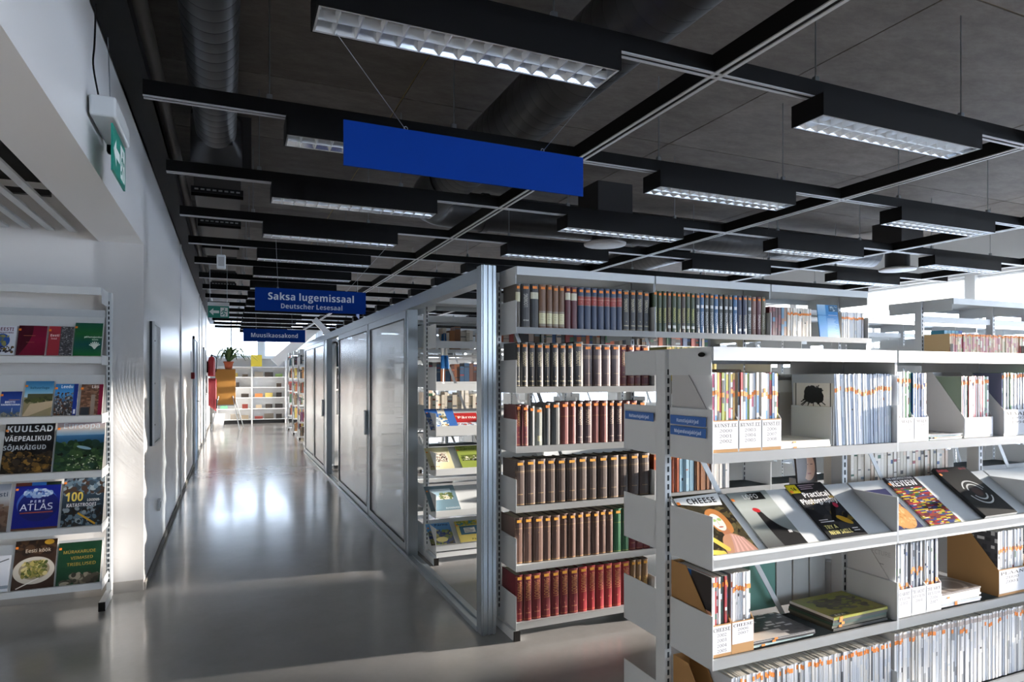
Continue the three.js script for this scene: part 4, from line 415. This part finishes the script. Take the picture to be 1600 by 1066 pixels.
// lowest board: long rows of journals, tops in view
fileBox('brown cardboard file at the end of the lowest magazine board', null, X0 + .02, X0 + .1, Y5, FZ, mCard, [''], { fh: .1 });
magRow('thin journal with orange sticker in the packed row on the lowest board', 'packed journals on the lowest board', X0 + .105, X0 + BW - .012, Y5, FZ - .004, { name: 'journal', quiet: true, t: .0098, h: .278, cols: [...pal.white, ...pal.white, '#4a4e54', '#c9ccd0', '#bcc2c8'], sp: .7, stick: .93, jit: .004 });
magRow('thicker white journal with printed top band in the second bay of the lowest board', 'white journals on the lowest board', X0 + BW + .012, x2(1622), Y5, FZ - .004, { name: 'journal', quiet: true, t: .0128, h: .3, cols: [...pal.white, '#d8d8d6', '#8f9296', '#e6e6e6'], sp: .4, stick: .86, wave: true, bands: [[.91, .97, '#a89a94']], cover: '#c4c2bc' });
// far side of the low row, seen through the gaps
const mTeal = mat(0x5f8f84, .7), mBoxG = mat(0xb0b4b2, .7);
{ const zb = Z0 - .04; const bx = (label, x0, x1, y, h, m, z = zb, grp) => { const t = thing('archive_box', label, 'box', [(x0 + x1) / 2, y + .001, z], 0, grp); part('body', RB(x1 - x0 - .003, h, .2, .003, 0, h / 2, -.1), m, t); part('lid', RB(x1 - x0 - .001, .03, .205, .003, 0, h - .0145, -.1), m, t); };
  bx('teal archive box on the far side of the magazine row', zx(zb, 1170), zx(zb, 1212), Y4, .26, mTeal); for (let i = 0; i < 3; i++) bx('pale grey archive box beside the teal one', zx(zb, 1213 + i * 26), zx(zb, 1238 + i * 26), Y4, .26, mBoxG, zb, 'pale archive boxes');
  bx('low grey carton under the row top', zx(zb, 1160), zx(zb, 1215), Y2, .29, mBoxG); bx('low brown carton under the row top', zx(zb, 1118), zx(zb, 1158), Y2, .3, mat(0x6b5c50, .8)); bx('grey carton behind the blue-white journals', zx(zb, 1218), zx(zb, 1296), Y2, .28, mCardGrey);
  magRow('book with cream page edges turned outward on the far side of the magazine row', 'page edges on the far side', zx(zb, 1330), zx(zb, 1482), LV0[2] + .12, zb, { name: 'book', t: .022, h: .19, d: .15, cols: pal.pale });
  magRow('dark brown book standing behind the small white files', 'dark books behind the upper board', zx(zb, 1458), zx(zb, 1494), Y2, zb, { name: 'book', t: .02, h: .22, d: .17, cols: ['#4a3a34', '#5a2c24', '#6b645c', '#3a3430'] });
  const m = faceOut('magazine', 'face', 'magazine with a dark-haired face on the far side of the row', .12, .17, .01, [zx(zb, 1268), LV0[2] + .17, zb - .03], -.1, null, null); }
{ const t = thing('subject_label', 'blue subject label strips on the low row end plate', 'label', [X0 - .012, 0, 0]), mk = (s) => mat(0xffffff, .4, 0, { map: textTex(512, 84, '#2560ae', [[s, 44, 44, '#d2e0f2', '']]) }), strip = (s, z, y) => { const p = part('label_strip', printed(.2, .034, .002, 0, 0, 0).rotateY(-Math.PI / 2), mk(s), t); p.position.set(.004, y, z); };
  strip('Kunstiajakirjad', Z0 + .155, 1.335); strip('Majandusajakirjad', Z0 + .155, 1.295); strip('Kultuuriajakirjad', Z0 - .155, 1.335);
  const e = solo('maker_badge', new THREE.CylinderGeometry(.018, .018, .002, 20).scale(1, 1, .45).rotateZ(Math.PI / 2).rotateX(Math.PI / 2), mBlack, 'small black oval badge on the row top plate', 'badge', [X0 - .006, 1.575, F0 - .04]); }
// ---------- tall row, other contents ----------
const z1m = F1 - .012;
magRow('worn yellow journal in the middle bay of the second board', 'yellow journals', zx(z1m, 1042), zx(z1m, 1120), LEV[4], z1m, { name: 'journal', quiet: true, t: .02, h: .25, cols: pal.yellow, stick: .9 });
magRow('grey-white journal with dark stripes under the low row top', 'grey journals on the third board', zx(z1m, 1110), zx(z1m, 1235), LEV[3], z1m, { name: 'journal', quiet: true, t: .03, h: .3, cols: pal.grey, stick: 0 });
magRow('rust-red journal with orange sticker behind the low row post', 'rust journals', zx(z1m, 1022), zx(z1m, 1061), LEV[2], z1m, { name: 'journal', quiet: true, t: .016, h: .25, cols: pal.rust, stick: .9 });
magRow('sky-blue journal with orange sticker behind the low row post', 'sky-blue journals', zx(z1m, 1062), zx(z1m, 1085), LEV[2], z1m, { name: 'journal', quiet: true, t: .016, h: .25, cols: pal.sky, stick: .9 });
magRow('brown journal with orange sticker beside the sky-blue ones', 'brown journals', zx(z1m, 1086), zx(z1m, 1111), LEV[2], z1m, { name: 'journal', quiet: true, t: .016, h: .25, cols: pal.brown, stick: .93 });
magRow('white-edged journal beside the brown ones', 'white-edged journals', zx(z1m, 1112), zx(z1m, 1140), LEV[2], z1m, { name: 'journal', quiet: true, t: .016, h: .25, cols: pal.white });
const Y1c = LEV[5] - .07;
magRow('brown and blue bound journal in the end bay of the tall row', 'journals in the end bay', zx(z1m, 1203), zx(z1m, 1230), LEV[5], z1m, { name: 'journal', quiet: true, t: .028, h: .2, cols: ['#4a7a9a', '#7a3a40', '#8a6a54', '#5a3438'] });
magRow('pale journal with orange sticker in the end bay of the tall row', 'pale journals in the end bay', zx(z1m, 1231), zx(z1m, 1268), LEV[5], z1m, { name: 'journal', quiet: true, t: .016, h: .2, cols: pal.pale, stick: .78 });
magRow('white journal with orange sticker beyond the blue flyer', 'white journals in the end bay', zx(z1m, 1316), zx(z1m, 1350), LEV[5], z1m, { name: 'journal', quiet: true, t: .018, h: .19, cols: pal.white, stick: .75 });
{ const m = faceOut('flyer', 'flyer', 'blue information flyer standing face out in the end bay', .2, .235, .008, [zx(z1m, 1296), LEV[5] + .002, z1m], -.12, null, null); info(m, m.userData.label, 'flyer'); }
// tall row beyond the cross aisle
{ const z = F1 - .012; magRow('worn red or tan journal in the packed row beyond the cross aisle', 'worn journals beyond the cross aisle', zx(z, 1484), zx(z, 1640), 1.6, z, { name: 'journal', quiet: true, t: .024, h: .24, cols: pal.tan, stick: .95 });
  for (let i = 0; i < 5; i++) magazine('blue book in the row behind the worn journals', 'blue books beyond the cross aisle', [zx(z - .36, 1478) + i * .05, 1.601, z - .36], .045, .3, .12, ['#2458a4', '#2f86a4', '#4a9ab4'], { name: 'book' }); }

// ---------- books behind the partition and beyond ----------
{ const z = -5.27 + DEP - .006, T0 = TILT - Math.PI / 2, put = (n, cell, px, lv, w, h, label) => faceOut('book', cell, label, w, h, .008, [zx(z, px), lv + .018, z], T0, null);
  put(0, 'city blue', 696, 1.045, .24, .26, 'blue town book lying face out behind the partition opening'); put(0, 'parnu red', 736, 1.045, .2, .2, 'red book titled Pärnu lying face out behind the partition opening');
  put(0, 'beige', 692, .73, .2, .25, 'beige book with a small photograph behind the partition opening'); put(0, 'olive', 741, .73, .2, .26, 'olive green book titled Pärnu behind the partition opening'); put(0, 'coast', 697, .40, .25, .27, 'slate-blue coast book behind the partition opening'); put(0, 'parnu blue', 693, .13, .2, .22, 'blue book titled Pärnu on the lowest tilted board behind the opening'); put(0, 'parnu gold', 738, .13, .2, .22, 'gold-edged book titled Pärnu on the lowest tilted board');
  const f = thing('table_flag', 'small blue and white flag on a stand behind the partition opening', 'flag', [zx(z, 697), 1.418, z - .08]); part('stand', new THREE.LatheGeometry([[0, 0], [.05, 0], [.05, .008], [.012, .016], [.006, .03], [0, .03]].map((p) => new THREE.Vector2(...p)), 20), mWhite, f); part('pole', bar([0, .02, 0], [.012, .42, 0], .004, 8), mSteel, f);
  const cloth = (u0, u1) => { const g = new THREE.PlaneGeometry(.075, (u1 - u0) * .28, 8, 6).translate(.02, .42 - (u0 + u1) * .14, 0), a = g.attributes.position; for (let i = 0; i < a.count; i++) { const x = a.getX(i), y = a.getY(i); a.setZ(i, .012 * Math.sin(x * 160)); a.setX(i, x * (.5 + (.42 - y) * 1.6) - .004); } g.computeVertexNormals(); return g; };
  const mf = mat(0x1f6cb0, .8, 0, { side: THREE.DoubleSide }), mw = mat(0xe8e8e6, .8, 0, { side: THREE.DoubleSide }); part('cloth_stripe', cloth(0, .36), mf, f); part('cloth_stripe', cloth(.36, .62), mw, f); part('cloth_stripe', cloth(.62, 1), mf, f); }
const fillRow = (label, group, x0, x1, y, z, cols, t = .035, h = .22) => { let x = x0; while (x < x1) { const w = t * rr(.6, 1.3); magazine(label, group, [x + w / 2, y + .001, z - rr(0, .02)], w * .94, h * rr(.8, 1.12), .16, cols, { name: 'book' }); x += w; if (R() < .05) x += .08; } };
fillRow('cream or brown book in the row behind the flag', 'books behind the flag', 1.85, 2.55, LEV[3], -6.87 + DEP - .01, pal.pale, .04, .23);
fillRow('brown or grey book on a high board behind the flag', 'books high behind the flag', 1.8, 2.6, LEV[5], -6.87 + DEP - .01, [...pal.pale, ...pal.brown], .05, .22);
fillRow('dark book low behind the beige display book', 'dark books behind the displays', 1.8, 2.5, LEV[4], -6.87 + DEP - .01, ['#2a4a6a', '#7a4a2c', '#3a3a3a', '#5a3a30'], .05, .2);
fillRow('dark or bright book on the top board above the tilted displays', 'books above the tilted displays', 2.02, 4.25, 1.755, -5.27 + DEP - .012, ['#2c2e32', '#3a3c40', '#2c5a3c', '#8a3430', '#b8a89a', '#34507a', '#6b5a4a', '#a4502c'], .045, .22);
const spread = ['#8a4434', '#a07a4c', '#3c5470', '#4a6a54', '#b0a25c', '#5a3c58', '#c4c2bc', '#6a2c36', '#3a3a3e', '#a06a50', '#5a7284', '#4a443c', '#7a6a58'];
for (let k = 0; k < 4; k++) { const z = -14.7 - 1.5 * k + DEP - .012; for (let l = 0; l < 6; l++) { if (R() < .12) continue; let x = 1.53; for (let i = 0; i < 6; i++) { const w = rr(.025, .05); magazine(['colourful book in the first bookcase past the partition', 'colourful book in the second bookcase past the partition', 'colourful book in the third bookcase past the partition', 'colourful book in the fourth bookcase past the partition'][k], 'books in the bookcases past the partition', [x + w / 2, LEV[l] + .001, z], w * .94, rr(.18, .27), .2, spread, { name: 'book' }); x += w; } } }

// ---------- alcove covers ----------
{ const zA = -5.15 + DEP - .001, T1 = (66 - 90) * Math.PI / 180, put = (cell, p0, p1, lv, h, label) => { const a = zx(zA, p0), b = zx(zA, p1); faceOut('book', cell, label, Math.abs(b - a), h, .012, [(a + b) / 2, lv + .016, zA], T1, null, [-.46, .86]); };
  put('eesti', -16, 22, 1.605, .2, 'white book with a globe and crowd on the top alcove display'); put('maroon', 25, 70, 1.605, .205, 'plain maroon book on the top alcove display'); put('redgrey', 73, 112, 1.605, .205, 'half red half grey book on the top alcove display'); put('leaf', 114, 158, 1.605, .235, 'green book with a white leaf emblem on the top alcove display');
  put('harbour', -2, 31, 1.23, .165, 'small navy book with a harbour on the second alcove display'); put('castle', 35, 80, 1.23, .235, 'book with a castle under blue sky on the second alcove display'); put('leedu', 83, 119, 1.23, .215, 'book titled Leedu with a dark blue spine band'); put('lati', 124, 159, 1.23, .212, 'book titled Läti with a wine red band');
  put('kuulsad', 0, 80, .88, .325, 'large black book with big silver title on the third alcove display'); put('euroopa', 83, 160, .88, .33, 'large green landscape book titled Euroopa'); put('stone', -60, 10, .53, .3, 'book with a stone building partly out of view on the fourth alcove display'); put('atlas', 17, 90, .53, .3, 'dark blue atlas with a globe on the fourth alcove display'); put('hundred', 94, 160, .53, .33, 'grey-blue book with a yellow 100 on the fourth alcove display');
  put('white left', -50, 12, .165, .22, 'pale white book at the edge of the lowest alcove display'); put('food', 17, 84, .165, .3, 'cookery book with a bowl of food on the lowest alcove display'); put('dark green', 87, 156, .165, .265, 'dark green book with gold hand lettering on the lowest alcove display'); }

// ---------- glazed partition ----------
const PX = 1.38, PH = 2.13;
const part0 = thing('glazed_partition', 'aluminium sliding partition with frosted panels along the corridor', 'partition', [PX, 0, 0]);
part('floor_track', M(BB(-.05, .05, 0, .018, -3.6, -13.3), BB(-.052, -.044, .018, .03, -3.6, -13.3), BB(.0, .008, .018, .03, -3.6, -13.3)), mAlu, part0);
part('top_rail', BB(-.045, .045, PH - .085, PH, -3.6, -13.3), mAlu, part0);
part('post', M(BB(-.045, .045, 0, PH + .01, -3.61, -3.53), ...[-.03, 0, .03].map((x) => BB(x - .006, x + .006, 0, PH + .01, -3.53, -3.522))), mAlu, part0);
for (const [z, w] of [[-5.3, .03], [-6.93, .03], [-10.3, .12], [-13.25, .03]]) part('post', BB(-.03, .05, .018, PH - .085, z - w, z + w), mAlu, part0);
const panel = (za, zb, x, handle) => { const p = part('sliding_panel', M(BB(x - .014, x + .014, .03, PH - .086, za, za - .045), BB(x - .014, x + .014, .03, PH - .086, zb + .045, zb), BB(x - .014, x + .014, .03, .1, za - .045, zb + .045), BB(x - .014, x + .014, PH - .15, PH - .086, za - .045, zb + .045)), mAlu, part0); part('frosted_pane', BB(x - .004, x + .004, .1, PH - .15, za - .045, zb + .045), mFrost, p);
  part('gasket', M(BB(x - .016, x - .008, .1, PH - .15, za - .045, za - .053), BB(x - .016, x - .008, .1, PH - .15, zb + .053, zb + .045), BB(x - .016, x - .008, .1, .107, za - .053, zb + .053), BB(x - .016, x - .008, PH - .157, PH - .15, za - .053, zb + .053)), mDark, p);
  if (handle) part('handle', RB(.03, .26, .06, .008, x - .028, 1.0, handle), mAlu, p); };
panel(-5.34, -6.89, -.02); panel(-6.97, -9.0, -.02, -7.02); panel(-10.44, -11.75, -.02, -10.5); panel(-11.76, -13.2, -.022);
// white cupboard seen through the gap
{ const t = thing('white_cupboard', 'tall white cupboard seen through the partition gap', 'cupboard', [2.05, 0, -10.95]); part('body', M(BB(-.5, .5, .06, .86, -.2, .2), BB(-.5, -.47, .86, 2.05, -.2, .2), BB(.47, .5, .86, 2.05, -.2, .2), BB(-.5, .5, 2.02, 2.05, -.2, .2), BB(-.47, .47, .86, 2.02, -.2, -.185)), mWhite, t); part('shelf', BB(-.47, .47, 1.26, 1.285, -.185, .19), mWhite, t); part('shelf', BB(-.47, .47, 1.62, 1.645, -.185, .19), mWhite, t); part('plinth', BB(-.46, .46, 0, .06, -.18, .17), mDark, t);
  const b = thing('storage_box', 'teal storage box on the cupboard top shelf', 'box', [1.86, 1.646, -10.92]); part('body', RB(.5, .33, .3, .006, 0, .166, 0), mat(0x15808c, .5), b); for (const x of [-.15, 0, .15]) part('label_tag', B(.05, .02, .002, x, .1, .151), mWhite, b);
  fillRow('book beside the folders in the white cupboard', 'books in the white cupboard', 1.6, 2.1, 1.286, -10.8, ['#d6d4c4', '#3a4a3c', '#2c2c30', '#8a8f8a'], .05, .24); }

// ---------- corridor wall fittings ----------
{ const t = thing('notice_board', 'slim white-framed board on the corridor wall near the corner', 'board', [-.548, .97, -5.84]); part('frame', M(BB(0, .03, 0, .02, -.25, .25), BB(0, .03, .92, .94, -.25, .25), BB(0, .03, .02, .92, .23, .25), BB(0, .03, .02, .92, -.25, -.23)), mWhite, t); part('face', BB(0, .018, .02, .92, -.23, .23), mWhite, t); part('edge_strip', BB(0, .016, 0, .94, .25, .262), mSlot, t); for (const y of [.15, .47, .8]) part('screw', CYL(.006, .006, .004, 8).rotateZ(Math.PI / 2).translate(.02, y, .1), mDark, t); }
{ const t = thing('wall_socket', 'small white wall socket low on the corridor wall', 'socket', [-.548, .42, -6.2]); part('plate', RB(.02, .09, .09, .004, .008, 0, 0), mWhite, t); part('insert', CYL(.028, .028, .004, 20).rotateZ(Math.PI / 2).translate(.02, 0, 0), mat(0xc9cccf, .5), t); }
const door = (n, z0, z1, m, label) => { const d = structG('door_' + n, label, 'door', [-.55, 0, 0]); part('frame', M(BB(0, .03, 0, 2.15, z0, z0 - .05), BB(0, .03, 0, 2.15, z1 + .05, z1), BB(0, .03, 2.1, 2.15, z0, z1)), mAlu, d); part('leaf', BB(0, .016, 0, 2.1, z0 - .05, z1 + .05), m, d); part('handle', M(bar([.016, 1.05, z1 + .13], [.06, 1.05, z1 + .13], .008), bar([.06, 1.05, z1 + .13], [.06, 1.05, z1 + .25], .008)), mSteel, d); };
door(1, -11.9, -13.0, mat(0x6a86a8, .4), 'pale blue door in the corridor wall'); door(2, -16.4, -17.4, mWhite, 'white door in the corridor wall near the fire hose');
for (const z of [-8.9, -14.2, -15.6, -18.3]) { const p = struct('trim_' + (1 + names.get('trim_n') || 1), BB(-.552, -.535, 0, 3.1, z, z - .05), mWhite, 'narrow white vertical cover strip on the corridor wall', 'trim'); p.name = 'trim_' + (z === -8.9 ? 1 : z === -14.2 ? 2 : z === -15.6 ? 3 : 4); }
{ const t = thing('fire_alarm_button', 'small red fire alarm button beside the blue door', 'alarm', [-.548, 1.5, -11.4]); part('case', RB(.05, .1, .1, .006, .025, 0, 0), mRed, t); part('button', CYL(.02, .02, .006, 16).rotateZ(Math.PI / 2).translate(.053, 0, 0), mWhite, t); part('notice', BB(0, .004, .08, .38, -.08, .08), mWhite, t); }
{ const t = thing('fire_extinguisher', 'red fire extinguisher hanging on the corridor wall', 'extinguisher', [-.43, 1.48, -19.1]); part('cylinder', new THREE.LatheGeometry([[0, 0], [.085, .005], [.09, .03], [.09, .42], [.07, .5], [.03, .53], [0, .53]].map((p) => new THREE.Vector2(...p)), 24), mRed, t); part('valve', CYL(.02, .025, .06, 12, 0, .56, 0), mBlack, t); part('lever', flat([-.02, .6, 0], [.1, .62, 0], .02, .012), mBlack, t); part('hose', new THREE.TubeGeometry(new THREE.CatmullRomCurve3([[.02, .57, 0], [.11, .5, 0], [.12, .3, 0], [.1, .12, 0]].map((p) => new THREE.Vector3(...p))), 16, .012, 8), mBlack, t); part('bracket', BB(-.12, -.08, .1, .4, -.03, .03), mBlack, t); }
{ const t = thing('fire_hose_reel', 'coiled dark red fire hose on a wall reel below the extinguisher', 'hose', [-.4, .0, -18.7]); for (let i = 0; i < 6; i++) part('hose_loop', new THREE.TubeGeometry(new THREE.CatmullRomCurve3([[0, 1.36, -.1], [0, 1.42, .02], [0, 1.36, .14], [0, .95, .17], [0, .72 - i * .025, .03], [0, .95, -.12]].map((p) => new THREE.Vector3(-.08 + i * .03, p[1], p[2])), true), 30, .02, 8), mat(0x7c1624, .6), t); part('reel', CYL(.09, .09, .2, 20).rotateZ(Math.PI / 2).translate(0, 1.3, .02), mRed, t); part('wall_plate', BB(-.148, -.13, 1.05, 1.5, -.15, .18), mBlack, t); part('nozzle', bar([.1, .9, .2], [.1, .65, .22], .018, 8), mBlack, t); }
{ const t = thing('easel', 'wooden display board on a metal easel at the corridor end', 'easel', [-.04, 0, -19.9]); part('board', RB(.52, .98, .03, .006, -.06, 1.18, .06), mat(0xa0722f, .7), t); for (const [a, b] of [[[-.2, 1.1, .03], [-.42, 0, .25]], [[.1, 1.1, .03], [.3, 0, .25]], [[.12, 1.1, -.02], [.42, 0, -.5]]]) part('leg', bar(a, b, .014, 8), mSteel, t); part('ledge', BB(-.3, .2, .66, .69, .03, .1), mSteel, t); part('top_shelf', BB(-.32, .2, 1.66, 1.685, -.2, .09), mat(0x8a6030, .7), t); }
{ const t = thing('potted_plant', 'long-leaved green plant in a terracotta pot on the easel top', 'plant', [-.02, 1.687, -19.95]); part('pot', new THREE.LatheGeometry([[0, 0], [.09, 0], [.12, .17], [.135, .17], [.135, .21], [.115, .21], [.105, .18], [0, .18]].map((p) => new THREE.Vector2(...p)), 24), mat(0xb05a3a, .8), t); part('soil', CYL(.1, .1, .01, 20, 0, .18, 0), mat(0x2a1e16, .95), t);
  const ml = mat(0x42602e, .6, 0, { side: THREE.DoubleSide }); for (let i = 0; i < 36; i++) { const a = rr(0, 6.28), L = Math.cos(a) < 0 ? rr(.25, .42) : rr(.5, .95), up = rr(.28, .5), n = 7, P = [], I = []; for (let k = 0; k <= n; k++) { const f = k / n, r = L * f, y = .18 + up * Math.sin(f * 2.4) - (f * f) * .16, w = .028 * (1 - f * f * f * f) + .004; for (const s of [-1, 1]) P.push(Math.cos(a) * r - Math.sin(a) * w * s, y, Math.sin(a) * r * .7 + Math.cos(a) * w * s); if (k < n) I.push(2 * k, 2 * k + 1, 2 * k + 2, 2 * k + 1, 2 * k + 3, 2 * k + 2); } const g = new THREE.BufferGeometry(); g.setAttribute('position', new THREE.Float32BufferAttribute(P, 3)); g.setIndex(I); g.computeVertexNormals(); part('leaf', g, ml, t); } }
{ const t = thing('waste_bin', 'white waste bin on the floor behind the easel', 'bin', [-.28, 0, -20.6]); part('bucket', new THREE.LatheGeometry([[0, 0], [.13, 0], [.16, .4], [.165, .41], [.155, .41], [.125, .015], [0, .015]].map((p) => new THREE.Vector2(...p)), 24), mWhite, t); part('liner', CYL(.162, .16, .03, 24, 0, .385, 0), mPaperW, t); }
{ const t = thing('ceiling_speaker', 'small white speaker box hanging below a corridor track', 'speaker', [-.08, 2.66, -7.77]); part('case', RB(.09, .15, .08, .012, 0, .075, 0), mWhite, t); part('grille', B(.06, .1, .004, 0, .075, .042), mRail, t); part('rod', bar([0, .15, 0], [0, .252, 0], .006), mSteel, t); }

// ---------- far end ----------
{ const names3 = ['far display bookcase beside the corridor wall', 'far display bookcase in the middle of the end wall', 'far display bookcase beside the bookcase rows', 'far display bookcase hidden partly by the bookcase rows'];
  for (let k = 0; k < 4; k++) { const x = -.35 + k * 1.0, t = thing('display_bookcase', names3[k], 'bookcase', [x + .5, 0, -22.1]); part('back_panel', BB(-.48, .48, .1, 2.05, -.22, -.2), mWhite, t); for (const s of [-1, 1]) part('side_panel', BB(s * .48, s * .5, 0, 2.05, -.22, .12), mWhite, t); for (const y of [.12, .45, .8, 1.12, 1.44, 1.76, 2.03]) part('shelf', BB(-.48, .48, y, y + .022, -.2, .12), mWhite, t); part('plinth', BB(-.48, .48, 0, .1, -.18, .06), mDark, t);
    for (const y of [.12, .45, .8, 1.12, 1.44]) for (let i = 0; i < 3; i++) { if (R() < .25) continue; const w = rr(.14, .28), h = rr(.08, .17); const m = solo('book', RB(w, h, .03, .003, 0, h / 2, 0), mat(pick([0xc47a44, 0x96443c, 0x5a9a76, 0xc4b060, 0x7a9cb4, 0x3a3532, 0x6b6258, 0xa89a84, 0x57473c, 0x8aa864, 0x88837a, 0x4a443e, 0x6e675c]), .6), 'small book lying face out on a far display bookcase', 'book', [x + .2 + i * .3, y + .023, -22.05], 'books on the far display bookcases'); } }
  const s = solo('paper_notice', BB(-.16, .16, 0, .36, 0, .004), mat(0xe6d34a, .7), 'yellow paper notice above the far displays', 'notice', [.78, 1.79, -21.95]);
  const p = thing('potted_plant', 'small potted plant on top of the far displays', 'plant', [1.75, 2.055, -22.1]); part('pot', CYL(.07, .05, .11, 16, 0, .055, 0), mat(0xb05a3a, .8), p); for (let i = 0; i < 7; i++) part('leaf', new THREE.SphereGeometry(.05, 8, 6).scale(1, .35, .6).rotateZ(rr(-1, 1)).translate(rr(-.12, .12), rr(.14, .3), rr(-.06, .06)), mat(0x4a6a34, .7), p);
  struct('beam_diagonal', flat([1.3, 1.9, -21.6], [4.0, 4.4, -21.6], .3, .12), mWhite, 'white diagonal brace beam in front of the far windows', 'beam');
  struct('beam_brace', flat([1.72, 2.75, -15], [2.4, 2.05, -15], .12, .1), mWhite, 'short pale slanting beam above the partition end', 'beam'); }
renderer.render(scene, camera);
